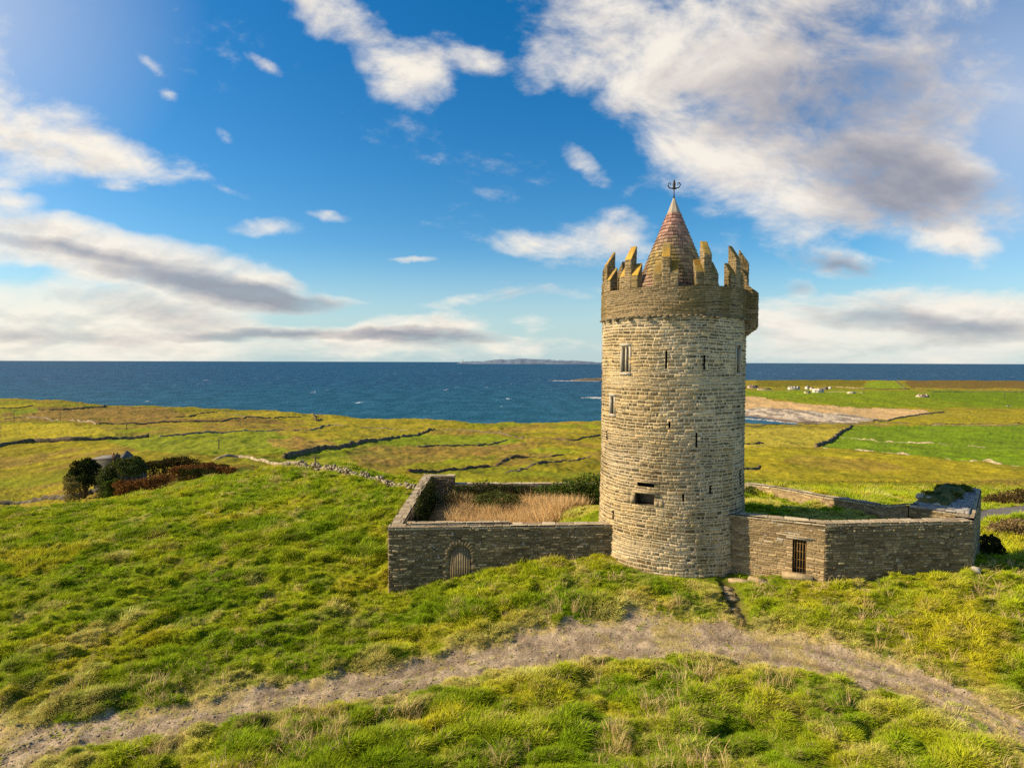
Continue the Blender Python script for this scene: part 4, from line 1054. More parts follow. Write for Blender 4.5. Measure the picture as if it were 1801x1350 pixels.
# moss hump on the roof
def hump(name, mat, c, ax1, ax2, h, seed, parent=None, n=60, colf=None, **kw):
    A, B_ = np.meshgrid(np.linspace(-1,1,n), np.linspace(-1,1,n), indexing='ij'); rr_ = np.maximum(np.abs(A), np.abs(B_))
    z = h*(1-rr_**4)*(.45+1.0*fbm(A*2+5, B_*2, seed, 5))-.03
    P = np.stack([c[0]+A*ax1[0]+B_*ax2[0], c[1]+A*ax1[1]+B_*ax2[1], c[2]+A*ax1[2]+B_*ax2[2]+z], -1).reshape(-1,3)
    I = np.arange(n*n).reshape(n,n); q = np.stack([I[:-1,:-1], I[1:,:-1], I[1:,1:], I[:-1,1:]], -1).reshape(-1,4)
    cc_ = colf(P) if colf else None
    return mesh_obj(name, P, q, mat, parent, col=cc_, smooth=True, **kw)
R4 = [np.array(p) for p in rp]
def rpt(a, b_): return R4[0]*(1-a)*(1-b_)+R4[1]*a*(1-b_)+R4[2]*a*b_+R4[3]*(1-a)*b_
mc0, mc1, mc2, mc3 = rpt(.03,.10), rpt(.62,.14), rpt(.84,.97), rpt(.02,.98)
cen = (mc0+mc1+mc2+mc3)/4
def mosscol(P):
    n = fbm(P[:,0]*2, P[:,1]*2, 5, 4); return lerp(np.array([.055,.075,.012]), np.array([.16,.12,.03]), sstep(n, .45, .65))
hump('moss', M_STONE, tuple(cen), tuple((mc1+mc2-mc0-mc3)/4), tuple((mc2+mc3-mc0-mc1)/4), .42, 12, roof_o, colf=mosscol)
leaf_mesh_later = []
def boulder(name, c, r, mat, seed, parent=None, **kw):
    n = 14; A, B_ = np.meshgrid(np.linspace(0, math.pi, n), np.linspace(0, 2*math.pi, 2*n), indexing='ij')
    D = np.stack([np.sin(A)*np.cos(B_), np.sin(A)*np.sin(B_), np.cos(A)], -1)
    k = .75+.5*vnoise(D[...,0]*1.6+3+D[...,2], D[...,1]*1.6+D[...,2]*1.3, seed)
    P = (np.array(c)+D*np.array(r)*k[...,None]).reshape(-1,3); I = np.arange(A.size).reshape(A.shape)
    q = np.stack([I[:-1,:-1], I[1:,:-1], I[1:,1:], I[:-1,1:]], -1).reshape(-1,4)
    return mesh_obj(name, P, q, mat, parent, smooth=True, **kw)
M_ROCKW = mat_flat('pale lichened rock', (.38,.34,.27), .9, var=.3, scale=5)
p_ = rpt(.02,.28); boulder('boulder', (p_[0]-.05,p_[1],p_[2]+.12), (.24,.2,.18), M_ROCKW, 3, label='pale round stone at the near left corner of the mossy outhouse roof', cat='stone')
p_ = rpt(.42,.10); boulder('boulder', (p_[0],p_[1],p_[2]+.06), (.17,.13,.09), M_ROCKW, 5, label='flat pale stone at the front edge of the mossy outhouse roof', cat='stone')
p_ = rpt(.22,.22); boulder('boulder', (p_[0],p_[1],p_[2]+.20), (.16,.1,.08), M_ROCKW, 9, label='small pale stone half sunk in the moss of the outhouse roof', cat='stone')
x_, y_, z_ = at(1717, 1002, 28.2); boulder('boulder', (x_, y_, z_), (.22,.18,.16), M_ROCKW, 6, label='pale boulder at the foot of the right-hand end wall', cat='stone')

# steps and slabs by the tower
M_SLAB = mat_flat('step stone', (.36,.27,.15), .9, var=.35, scale=5, bump=.5)
st_ = empty('stone_steps', (0,0,0), label='narrow flight of worn stone steps leading down from the foot of the tower', cat='steps')
a_ = ground_at(1279, 1022, 20); b_ = ground_at(1303, 1084, 20); rr = random.Random(11)
ang = math.atan2(b_[1]-a_[1], b_[0]-a_[0])
for i in range(7):
    f = i/6; x_ = a_[0]+(b_[0]-a_[0])*f; y_ = a_[1]+(b_[1]-a_[1])*f; m_ = MB(); m_.box((x_, y_, gz(x_, y_)+.02), (.38, .62+rr.uniform(-.1,.1), .16), ang+rr.uniform(-.12,.12), .03, rr); m_.build('step', M_SLAB, st_)
for (px, py, sx, sy, sz, lab) in ((1303,1020,1.05,.6,.22,'flat pale slab between the top of the steps and the angled wall'), (1333,1021,.9,.5,.24,'rough footing stone under the angled wall, left of the barred gateway'), (1405,1019,1.35,.6,.26,'broad doorstep slab below the barred gateway')):
    x_, y_, z_ = ground_at(px, py, 20); m_ = MB(); m_.box((x_, y_+.05, gz(x_, y_)-.03), (sx, sy*.8, sz), math.atan2(dA[1], dA[0]), .05, rr)
    m_.build('stone_slab', M_SLAB, label=lab, cat='slab')

# ------------------------------------------------------------------ bushes and trees
def leaf_mesh(name, lumps, n, size, cols, seed, parent=None, flat=.0, **kw):
    """leaves spread through lumpy volumes: lumps (x,y,z,rx,ry,rz)"""
    rng = np.random.default_rng(seed); L = np.array(lumps); w = L[:,3]*L[:,4]+L[:,3]*L[:,5]; w /= w.sum(); k = rng.choice(len(L), n, p=w)
    d = rng.normal(size=(n,3)); d /= np.linalg.norm(d, axis=1)[:,None]; d[:,2] = np.where(d[:,2] < -.6, -d[:,2], d[:,2])
    lump = .50+.85*fbm(d[:,0]*3.4+k*7.7+d[:,2]*3, d[:,1]*3.4+k*3.1+d[:,2], seed, 2)
    r = lump*(1-.35*rng.random(n)**1.6); C_ = L[k,:3]+d*r[:,None]*L[k,3:6]
    # leaf quad
    a = rng.normal(size=(n,3)); nrm = d*.7+a*.6; nrm /= np.linalg.norm(nrm, axis=1)[:,None]
    t1 = np.cross(nrm, rng.normal(size=(n,3))); t1 /= np.linalg.norm(t1, axis=1)[:,None]; t2 = np.cross(nrm, t1); s_ = size*rng.uniform(.6, 1.4, n)[:,None]
    V = np.stack([C_-t1*s_, C_-t2*s_*.55, C_+t1*s_, C_+t2*s_*.55], 1).reshape(-1,3); q = np.arange(4*n).reshape(-1,4)
    f = rng.random(n); c = lerp(np.array(cols[0]), np.array(cols[1]), f)*(.65+.7*vnoise(C_[:,0]*2, C_[:,2]*2, seed+9))[:,None]
    if len(cols) > 2: m2 = rng.random(n) < .12; c[m2] = cols[2]
    return mesh_obj(name, V, q, M_LEAF, parent, col=np.repeat(c, 4, 0), **kw)
def stems(mb, x, y, z0, h, spread, n, r, rng):
    for i in range(n):
        a = rng.uniform(0, 6.28); k = rng.uniform(.3, 1)*spread
        mb.tube([(x,y,z0-.2), (x+math.cos(a)*k*.35, y+math.sin(a)*k*.35, z0+h*.45), (x+math.cos(a)*k, y+math.sin(a)*k, z0+h*rng.uniform(.75,.95))], [r, r*.6, r*.25], 6)
IVY = [(.035,.065,.010),(.10,.14,.020),(.20,.21,.05)]
OLV = [(.05,.075,.015),(.13,.14,.035),(.2,.19,.07)]
DKG = [(.018,.028,.008),(.045,.055,.014),(.09,.09,.03)]
BRK = [(.16,.065,.020),(.26,.115,.035),(.12,.08,.03)]
def bush(name, lumps, n, size, cols, seed, label, cat, sp=.5, group=None):
    ext = []
    for l_ in lumps:
        g_ = gz(l_[0], l_[1]); up = l_[2]-g_
        if up > l_[5]*.5: ext.append((l_[0], l_[1], g_+up*.45, l_[3]*.9, l_[4]*.9, up*.6))
    lumps = list(lumps)+ext
    L = lumps[0]; x, y = L[0], L[1]; zg = gz(x, y)
    e = empty(name, (x, y, zg), label=label, cat=cat, group=group)
    leaf_mesh('foliage', lumps, n, size, cols, seed, e)
    rng = random.Random(seed)
    for l_ in lumps[:4]:
        mb = MB(); stems(mb, l_[0], l_[1], gz(l_[0], l_[1]), max(.3, (l_[2]+l_[5]*.3-gz(l_[0], l_[1]))), l_[3]*.5, 1, .03 if l_[3] < 1.5 else .07, rng); mb.build('stem', M_DARKWOOD, e)
    return e
M_DARKWOOD = mat_flat('bark', (.10,.075,.05), .95, var=.3)
def lumpsat(spec):
    out_ = []
    for (px, py, Y, r, rz) in spec: x, y, z = at(px, py, Y); out_.append((x, y, z, r, r*.8, rz))
    return out_
bush('shrub', lumpsat([(1010,862,44.6,1.7,1.0),(1045,856,44.6,1.7,1.1),(975,866,44.7,1.3,.75),(1070,858,44.6,1.6,1.1),(950,868,44.6,.8,.5),(1100,860,44.6,1.5,1.)]), 15000, .065, IVY, 31, 'large bright green ivy-like shrub growing over the back wall beside the tower', 'shrub')
bush('shrub', lumpsat([(872,878,42.0,1.25,.62),(850,880,42.2,.9,.5),(900,880,42.0,.8,.45)]), 6000, .055, OLV, 32, 'low rounded shrub in the middle of the reeds, in front of the back wall', 'shrub')
bush('ivy', lumpsat([(850,860,44.9,1.3,.55),(885,861,44.9,1.2,.45),(920,862,44.9,1.0,.4),(815,864,44.8,1.1,.55)]), 7000, .055, DKG, 33, 'dark ivy trailing along the foot of the low back wall', 'ivy')
bush('ivy', lumpsat([(745,900,36.5,.55,1.5),(752,885,39,.55,1.4),(758,872,41,.5,1.2),(738,915,34.5,.4,1.1)]), 6000, .055, DKG, 34, 'dark ivy climbing the inner face of the left side wall', 'ivy')
bush('shrub', lumpsat([(795,880,43,1.6,.6),(775,890,41.5,1.2,.6),(830,884,43,1.2,.5)]), 5000, .055, [(.03,.04,.012),(.09,.07,.03),(.12,.1,.04)], 35, 'dark bramble patch filling the shaded back left corner of the courtyard', 'shrub')
bush('shrub', lumpsat([(1330,868,44.4,.8,.35),(1318,864,44.7,.7,.4)]), 2000, .06, IVY, 36, 'small dark shrub against the back wall just right of the tower', 'shrub')
ml = [tuple(rpt(a, b_)[:2])+(rpt(a, b_)[2]+.12, .55, .5, .26) for a, b_ in ((.15,.35),(.35,.35),(.2,.7),(.45,.75),(.65,.8),(.55,.45))]
leaf_mesh('moss_cushion', ml, 9000, .035, [(.05,.07,.012),(.12,.12,.02),(.22,.17,.05)], 38, roof_o)
# around the ruined cottage
def tree(name, lumps, n, size, cols, seed, label, trunk_h):
    L = lumps[0]; x, y = L[0], L[1]; zg = gz(x, y); e = empty(name, (x,y,zg), label=label, cat='tree')
    leaf_mesh('crown', lumps, n, size, cols, seed, e); mb = MB(); rng = random.Random(seed)
    for l_ in lumps: mb.tube([(x,y,zg-.3),(x+(l_[0]-x)*.4,y+(l_[1]-y)*.4,zg+trunk_h),(l_[0],l_[1],l_[2]+l_[5]*.3)], [.22,.14,.05], 7)
    mb.build('trunk', M_DARKWOOD, e)
tree('round_tree', lumpsat([(146,828,84,1.6,1.6),(164,830,84,1.3,1.5),(132,838,83.5,1.2,1.2),(150,846,83,1.8,1.1),(155,817,84,1.2,1.0)]), 9000, .12, DKG, 41, 'dark round tree standing left of the ruined cottage', 1.4)
tree('spreading_tree', lumpsat([(216,817,80,1.3,.9),(235,814,80.5,1.3,.9),(228,828,80,1.5,1.0),(246,826,81,1.0,.9)]), 8000, .12, OLV, 42, 'olive green tree growing against the gable of the ruined cottage', 1.6)
bush('bush', lumpsat([(190,833,80,1.2,1.0),(200,822,80.5,1.0,.8),(182,842,79.5,1.0,.8)]), 5000, .11, OLV, 43, 'pale olive bush between the dark tree and the cottage', 'bush')
bush('bracken', lumpsat([(228,854,76,1.6,.7),(212,852,76,1.0,.6),(248,850,76,1.3,.6),(264,846,76,1.2,.5),(285,840,77,1.3,.5)]), 6500, .10, BRK, 44, 'rusty brown bracken on the slope just below the cottage', 'bracken')
bush('bracken', lumpsat([(312,826,88,1.3,.5),(335,824,88,1.7,.6),(362,822,88,1.9,.75),(382,825,88,1.3,.5),(405,826,88,1.2,.35)]), 6500, .12, BRK, 45, 'mounded rusty bracken right of the cottage, in front of a stone wall', 'bracken')
bush('hedge', lumpsat([(262,817,97,1.5,.5),(280,815,98,1.8,.6),(300,812,100,1.8,.8),(320,810,101,1.9,.8),(337,813,102,1.5,.5),(360,817,103,1.8,.3),(390,819,103,1.6,.25)]), 8000, .13, [(.03,.04,.012),(.09,.06,.02),(.16,.08,.03)], 46, 'dark brown and green hedge running right from behind the cottage', 'hedge')
bush('bush', lumpsat([(122,848,80,.9,.8),(128,856,79,1.1,.7)]), 2500, .10, [(.18,.14,.04),(.25,.2,.07)], 47, 'dry yellow bush below the dark round tree', 'bush')
bush('bush', lumpsat([(205,848,79,.9,.6),(190,852,78.5,.8,.5)]), 2500, .10, IVY, 48, 'small green bush at the left end of the rusty bracken', 'bush')
bush('bush', lumpsat([(345,829,85,1.3,.45),(365,831,85,1.5,.4),(325,829,86,1.0,.4)]), 3000, .10, DKG, 49, 'low dark scrub at the foot of the mounded bracken', 'bush')
bush('bramble', lumpsat([(1765,882,58,2.0,.7),(1790,880,58,2.2,.9),(1740,886,57,1.3,.6),(1815,878,59,2.3,1.0)]), 7000, .10, [(.05,.045,.015),(.16,.10,.035),(.25,.18,.06)], 50, 'brown bramble bank along the far side of the road', 'bramble')
bush('bramble', lumpsat([(1770,928,44,1.3,.45),(1795,926,44,1.6,.55),(1750,931,43.5,.8,.3)]), 5000, .08, [(.16,.10,.04),(.30,.21,.09),(.4,.3,.15)], 51, 'dry brown scrub on the near side of the road', 'scrub')
bush('bramble', lumpsat([(1738,958,38,.8,.7),(1735,985,36,.6,.6),(1752,968,37,.5,.5)]), 5000, .07, [(.02,.03,.008),(.06,.06,.02),(.14,.1,.04)], 52, 'dark brambles in the shaded hollow right of the end wall', 'bramble')

# ------------------------------------------------------------------ dry stone field walls
def wall_path(pl, y0=50):
    W_ = [ground_at(a, b, y0) for a, b in pl]; out_ = []
    for (x0,y0_,_), (x1,y1_,_) in zip(W_[:-1], W_[1:]):
        L = math.hypot(x1-x0, y1_-y0_); n = max(2, int(L/max(.35, y0_*.004)))
        for i in range(n): f = i/n; out_.append((x0+(x1-x0)*f, y0_+(y1_-y0_)*f))
    out_.append(W_[-1][:2]); return np.array(out_)
def field_wall(pl, h, w, col, label, seed, y0=50, gap=0., name='field_wall', cat='stone wall'):
    h *= .46; w *= .60; P = wall_path(pl, y0); n = len(P); x, y = P[:,0], P[:,1]
    wv = (fbm(x/12, y/12, seed, 3)-.5)*w*1.8; d = np.gradient(P, axis=0); d /= np.linalg.norm(d, axis=1)[:,None]+1e-9; nr = np.stack([-d[:,1], d[:,0]], 1)
    P = P+nr*wv[:,None]; x, y = P[:,0], P[:,1]; zg = full_h(x, y); rng = np.random.default_rng(seed)
    hh = h*(.65+.6*fbm(x/4, y/4, seed+1, 3)+.25*(rng.random(n)-.5)); hh *= np.where(fbm(x/10, y/10, seed+2, 2) < gap, .25, 1)
    prof = [(-.62,-.4),(-.5,.45),(-.28,.95),(.0,1.05),(.28,.92),(.5,.45),(.62,-.4)]; V = []
    for (a, b_) in prof:
        jx = 1+.35*(rng.random(n)-.5); V.append(np.stack([x+nr[:,0]*a*w*jx, y+nr[:,1]*a*w*jx, zg+hh*b_*(1+.2*(rng.random(n)-.5) if b_ > 0 else 1)], 1))
    V = np.stack(V, 1); m_ = len(prof); I = np.arange(n*m_).reshape(n, m_); q = np.stack([I[:-1,:-1], I[1:,:-1], I[1:,1:], I[:-1,1:]], -1).reshape(-1,4)
    V = V.reshape(-1,3); c = np.array(col)*(.55+.9*rng.random(len(V)))[:,None]
    caps = [I[0][::-1].tolist(), I[-1].tolist()]
    q = np.concatenate([q, [[I[0,0],I[0,1],I[0,5],I[0,6]],[I[0,1],I[0,2],I[0,4],I[0,5]],[I[-1,6],I[-1,5],I[-1,1],I[-1,0]],[I[-1,5],I[-1,4],I[-1,2],I[-1,1]]]])
    return mesh_obj(name, V, q, M_FAR, col=c, label=label, cat=cat, group='dry stone walls dividing the fields')
GRY = (.26,.20,.13); DRK = (.14,.105,.06); TANW = (.33,.26,.16)
field_wall([(-40,790),(0,786),(60,779),(130,775),(200,770),(262,768)], 2.6, 2.2, DRK, 'thick dark overgrown wall below the bright yellow field at the far left', 101)
field_wall([(280,768),(330,765),(420,762),(497,759),(530,757),(586,748)], 1.3, 1.1, GRY, 'long grey wall crossing the fields above the ruined cottage', 102)
field_wall([(586,748),(630,751),(690,755),(720,757)], 1.0, 1.0, TANW, 'pale broken wall crossing the yellow field near the coast', 103, gap=.42)
field_wall([(497,805),(545,798),(600,790),(660,777),(705,768),(765,755)], 2.3, 1.8, DRK, 'boldest dark wall, rising diagonally to the right in mid-field', 104)
field_wall([(766,755),(801,758),(864,763),(921,773),(1008,774),(1056,766)], 1.6, 1.4, DRK, 'wall running from the top of the bold diagonal wall to the tower', 105, gap=.38)
field_wall([(735,784),(790,783),(840,781),(870,777),(894,774)], 1.2, 1.6, DRK, 'short low dark bank in the middle of the central field', 106, gap=.35)
field_wall([(714,835),(760,831),(828,823),(873,820),(900,806),(945,803),(1010,799)], 1.2, 1.3, (.14,.09,.045), 'earth bank winding across the field above the back wall', 107, gap=.36, name='earth_bank', cat='bank')
field_wall([(890,830),(930,823),(975,814),(1040,803)], 1.0, 1.4, DRK, 'faint dark ditch bank nearest the back wall, left of the tower', 108, gap=.44, name='earth_bank', cat='bank')
field_wall([(171,748),(280,747),(380,744),(451,738),(560,735)], 1.4, 1.2, DRK, 'long thin wall under the brown heath on the left', 109)
field_wall([(292,735),(340,731),(382,726)], 1.3, 1.2, DRK, 'short wall at the upper edge of the brown heath', 110)
field_wall([(389,727),(420,731),(451,736)], 1.3, 1.2, DRK, 'short wall slanting down from the corner of the coastal field', 111)
field_wall([(71,722),(120,719),(180,715),(218,713)], 1.6, 1.5, DRK, 'thin wall near the skyline at the far left', 112)
field_wall([(-20,718),(25,716),(58,715)], 1.4, 1.4, DRK, 'shortest skyline wall, at the left edge of the land', 113)
field_wall([(0,736),(40,734),(80,736),(120,741),(170,748)], 1.4, 1.4, GRY, 'grey wall with gaps above the bright yellow field', 114, gap=.40)
field_wall([(535,727),(552,731),(556,741),(566,738)], 1.8, 1.6, DRK, 'crooked wall at the cliff edge beside a path', 115)
field_wall([(373,806),(420,804),(455,808),(488,817),(540,820)], 1.2, 1.0, TANW, 'pale curved wall enclosing the bracken right of the cottage', 116, 70)
field_wall([(1300,749),(1370,747.5),(1450,747),(1550,747),(1660,748),(1801,749),(1880,749)], 1.7, 1.3, GRY, 'straight wall running the whole width behind the bright green field', 117, 300)
field_wall([(1392,744),(1440,742),(1530,743),(1660,745),(1801,745),(1880,745)], 1.5, 1.2, DRK, 'second straight wall, just beyond the first one, on the coast road', 118, 300, gap=.3)
field_wall([(1437,785),(1452,778),(1470,768),(1486,759),(1500,750)], 3.0, 2.2, DRK, 'dark wall rising diagonally at the left end of the bright green field', 119, 150)
field_wall([(1478,769),(1530,773),(1580,778),(1690,784),(1801,790),(1880,793)], 1.2, .9, TANW, 'pale gappy wall across the middle of the bright green field', 120, 150, gap=.47)
field_wall([(1450,787),(1540,794),(1634,805),(1720,812),(1801,819),(1880,825)], 1.2, 1.0, TANW, 'pale gappy wall along the lower edge of the bright green field', 121, 100, gap=.45)
field_wall([(1290,783),(1318,781),(1342,778)], 1.6, 1.4, DRK, 'upper of two short dark walls just right of the tower', 122, 100)
field_wall([(1290,829),(1318,823),(1334,819)], 1.3, 1.3, DRK, 'lower of two short dark walls just right of the tower', 123, 70)
field_wall([(1535,742),(1580,736),(1620,729),(1660,725)], 3.0, 2.4, (.24,.18,.10), 'brown sea bank running inland from the end of the pebble beach', 124, 400, name='earth_bank', cat='bank')
field_wall([(1340,688),(1420,688),(1520,691)], 2.2, 2.5, TANW, 'pale garden wall in front of the white farmhouses', 125, 800)
field_wall([(1520,684),(1600,685)], 3, 3, DRK, 'dark hedge wall under the small bright field near the horizon', 126, 800)
field_wall([(1575,670),(1595,685)], 3, 4, DRK, 'slanting wall at the right end of the small bright field near the horizon', 127, 800)
field_wall([(1640,690),(1700,689),(1801,690)], 2.4, 2.6, (.13,.12,.07), 'dark hedge line right of the lone farmhouse', 128, 800)
field_wall([(1470,680),(1520,684)], 2.5, 2.5, GRY, 'grey lane wall beyond the white farmhouses', 129, 800)
field_wall([(0,886),(40,884),(90,880),(135,876),(160,868),(190,864)], 1.3, 1.0, (.16,.13,.09), 'dark low bank with ditch shade in its colour, behind the near hill, far left', 130, 66)  # shadow side of the ditch put into this dark colour

# loose stone wall running down the hill to the courtyard, stone by stone
def loose_wall():
    rng = random.Random(77); pl = [(500,816),(540,822),(588,822),(630,832),(666,841),(700,850),(728,859)]
    Yw = [64,60,57,54,51,48.5,46.3]; P = [(float(ray(a,b_)[0])*Y, Y) for (a,b_), Y in zip(pl, Yw)]; mb = MB(); cols = []
    for (x0,y0), (x1,y1) in zip(P[:-1], P[1:]):
        L = math.hypot(x1-x0,y1-y0); n = int(L/.16); dx, dy = (x1-x0)/L, (y1-y0)/L; ang = math.atan2(dy,dx)
        for i in range(n):
            f = (i+rng.random())/n; g = gz(x0+(x1-x0)*f, y0+(y1-y0)*f)
            hgt = .50+.22*math.sin(f*9+x0)
            for lv in range(4):
                off = rng.uniform(-.22,.22)*(1-.1*lv); s_ = rng.uniform(.12,.34); n0 = len(mb.v)
                mb.box((x0+(x1-x0)*f-dy*off, y0+(y1-y0)*f+dx*off, g+hgt*lv/4+.02), (s_, rng.uniform(.12,.26), rng.uniform(.10,.24)), ang+rng.uniform(-.6,.6), .035, rng)
                k = rng.uniform(.4,1.15); cols += [(.38*k,.31*k,.20*k)]*(len(mb.v)-n0)
    mb.build('field_wall', M_STONE, col=np.array(cols), label='loose pale dry stone wall descending the near hill to the courtyard corner', cat='stone wall', group='dry stone walls dividing the fields')
loose_wall()

# ------------------------------------------------------------------ ruined cottage in the hollow
cx_, cy_, cz_ = ground_at(222, 853, 80); cy_ = 88.0; cx_ = at(216, 850, cy_)[0]; cz_ = gz(cx_, cy_)-.1; rzc = .50
ct = empty('ruined_cottage', (cx_, cy_, cz_), rzc, label='old grey stone cottage with steep gable and chimney, half hidden by trees', cat='cottage')
CT_ = parent_world(ct)
def loc(p): v_ = CT_ @ Vector(p); return (v_.x, v_.y, v_.z)
GAB = Style((.2,.35),(.25,.7),.02,.06,[(.12,.105,.085),(.16,.14,.11),(.09,.08,.065)],(.19,.17,.13),.4)
mm = MM(); hw, dd_, he, hp = 2.6, 8.0, 2.3, 4.8
for (a, b_, c_, d_) in (((-hw,0,0),(hw,0,0),(hw,0,he),(-hw,0,he)), ((hw,0,0),(hw,dd_,0),(hw,dd_,he),(hw,0,he)), ((-hw,dd_,0),(-hw,0,0),(-hw,0,he),(-hw,dd_,he)), ((hw,dd_,0),(-hw,dd_,0),(-hw,dd_,he),(hw,dd_,he)),
     ((-hw,0,he),(hw,0,he),(.12,0,hp),(-.12,0,hp)), ((hw,dd_,he),(-hw,dd_,he),(-.12,dd_,hp),(.12,dd_,hp))):
    mm.quad(loc(a), loc(b_), loc(c_), loc(d_), GAB, 1300+len(mm.V), .12)
mm.build('wall', ct)
mm = MM(); ov = .25
mm.quad(loc((hw+ov,.15,he-.25)), loc((hw+ov,dd_,he-.25)), loc((0,dd_,hp+.05)), loc((0,.15,hp+.05)), DSLATE, 1310, .12)
mm.quad(loc((-hw-ov,dd_,he-.25)), loc((-hw-ov,.15,he-.25)), loc((0,.15,hp+.05)), loc((0,dd_,hp+.05)), DSLATE, 1311, .12)
rf_ = mm.build('roof', ct)
mb = MB(); c0 = Vector(loc((-.9,1.4,hp))); mb.box((c0.x,c0.y,c0.z-.1), (1.0,.7,.9), rzc); ch = mb.build('chimney', mat_flat('dark chimney brick', (.13,.07,.05), .9), rf_)
mb = MB()
for dx in (-.3,.15):
    c0 = Vector(loc((-.9+dx,1.4,hp+.35))); mb.tube([(c0.x,c0.y,c0.z-.05),(c0.x,c0.y,c0.z+.4)], [.15,.12], 8)
mb.build('chimney_pot', mat_flat('ochre pot', (.45,.28,.08), .8), ch)
mb = MB(); c0 = Vector(loc((.3,0,0))); mb.box((c0.x-.9,c0.y-.0,c0.z+1.3), (.8,.1,1.0), rzc); mb.build('window', M_DARK, ct)
ax, ay_, az = at(196, 812, 93)
sh = empty('stone_shed', (ax, ay_, gz(ax, ay_)), .1, label='flat-topped dark shed behind the left side of the ruined cottage', cat='shed')
mb = MB(); g_ = gz(ax, ay_); mb.box((ax,ay_,g_+(az+.6-g_)/2), (3.6,3.2,az+.6-g_), .1); mb.build('wall', mat_flat('dark shed stone', (.085,.08,.065), .95, var=.4, scale=2), sh)
mb = MB(); mb.box((ax,ay_,az+.72), (4.0,3.6,.2), .1); mb.build('roof', mat_flat('grey slab roof', (.17,.15,.13), .8, var=.3, scale=2), sh)

# ------------------------------------------------------------------ far houses
M_ROOFG = mat_flat('grey slates far', (.16,.13,.12), .8, var=.2, scale=.6); M_ROOFB = mat_flat('brown slates far', (.20,.12,.095), .8, var=.2, scale=.6)
M_CREAM = mat_flat('cream render', (.52,.43,.31), .85, var=.08, scale=.5); M_GLASSD = mat_flat('dark window', (.03,.035,.04), .3, spec=.5)
def house(px, py, wpx, depth, he, hr, rz, label, wallm=M_WHITE, roofm=M_ROOFG, chim=2, wins_=4, gables=0, name='house', cat='house', Y=None):
    he *= .62; hr *= .62; depth *= .8; x, y, z = ground_at(px, py, 300) if Y is None else at(px, py, Y); w = .88*wpx/F*y; z = gz(x, y)
    e = empty(name, (x,y,z), rz, label=label, cat=cat, group='white farmhouses on the far headland'); Mx = parent_world(e)
    L = lambda p: tuple(Mx @ Vector(p)); b = MB(); hw_ = w/2
    def hx(b, x0,x1,y0,y1,z0,z1): q = [L((x0,y0,z0)),L((x1,y0,z0)),L((x1,y1,z0)),L((x0,y1,z0))]; b.hexa(q, [L((x0,y0,z1)),L((x1,y0,z1)),L((x1,y1,z1)),L((x0,y1,z1))])
    hx(b, -hw_, hw_, 0, depth, -2, he)
    for sx in (-1, 1):
        n = len(b.v); b.v += [L((sx*hw_,0,he)), L((sx*hw_,depth,he)), L((sx*hw_,depth/2,he+hr))]; b.t.append((n,n+1,n+2))
    b.build('wall', wallm, e)
    b = MB(); o_ = .4; t_ = .18
    for sy in (0, 1):
        y0 = -o_ if sy == 0 else depth+o_; n = len(b.v)
        b.hexa([L((-hw_-.1,y0,he-o_*hr/(depth/2))),L((hw_+.1,y0,he-o_*hr/(depth/2))),L((hw_+.1,depth/2,he+hr)),L((-hw_-.1,depth/2,he+hr))],
               [L((-hw_-.1,y0,he-o_*hr/(depth/2)+t_)),L((hw_+.1,y0,he-o_*hr/(depth/2)+t_)),L((hw_+.1,depth/2,he+hr+t_)),L((-hw_-.1,depth/2,he+hr+t_))])
    rf = b.build('roof', roofm, e)
    for i in range(chim):
        b = MB(); cx = -hw_*.75+i*(1.5*hw_/max(1,chim-1)) if chim > 1 else 0; hx(b, cx-.5,cx+.5,depth/2-.5,depth/2+.5,he+hr*.6,he+hr+1.3); b.build('chimney', wallm, rf)
    for i in range(gables):
        cx = -hw_*.55+i*(1.1*hw_/max(1,gables-1)) if gables > 1 else 0; b = MB(); g = w*.09
        hx(b, cx-g, cx+g, -.3, depth*.45, he*.6, he+hr*.45); n = len(b.v); b.v += [L((cx-g,-.3,he+hr*.45)),L((cx+g,-.3,he+hr*.45)),L((cx,-.3,he+hr*.95)),L((cx-g,depth*.45,he+hr*.45)),L((cx+g,depth*.45,he+hr*.45)),L((cx,depth*.45,he+hr*.95))]
        b.t += [(n,n+1,n+2)]; b.q += [(n+1,n+4,n+5,n+2),(n,n+2,n+5,n+3)]; b.build('dormer', wallm, e)
    for i in range(wins_):
        cx = -hw_+w*(i+.5)/wins_; b = MB(); hx(b, cx-.6, cx+.6, -.06, .1, he*.35, he*.75); b.build('window', M_GLASSD, e)
    return e
house(1626, 697.5, 25, 9, 3.6, 4.0, .25, 'lone cream farmhouse with brown roof and two gabled dormers, standing apart in the green fields', M_CREAM, M_ROOFB, 2, 4, 2)
house(1398, 685.5, 22, 9, 5.5, 4.0, .1, 'white terrace with three dormers at the left of the farm cluster', M_WHITE, M_ROOFG, 3, 4, 3)
house(1440, 691, 19, 12, 6, 5, -.2, 'large white farmhouse in the middle of the farm cluster', M_WHITE, M_CREAM, 1, 3, 1)
house(1422, 684, 7, 8, 6, 4, .3, 'small white house standing behind the gap between the two larger ones', M_WHITE, M_ROOFG, 1, 2)
house(1430, 687, 6, 8, 5, 3.5, .2, 'narrow white gabled house touching the large farmhouse on its left', M_CREAM, M_ROOFG, 0, 2)
house(1421, 692.5, 10, 7, 3, 2, 0, 'low shed in front of the farm cluster', M_CREAM, M_ROOFG, 0, 2, name='shed', cat='shed')
house(1499, 693, 13, 8, 3, 1.6, 0, 'long low pale barn right of the farm cluster', M_CREAM, M_CREAM, 0, 3, name='barn', cat='barn')
house(1454, 685, 9, 8, 4, 3, .4, 'grey roofed house behind the right end of the large farmhouse', M_ROOFG, M_ROOFG, 1, 2)
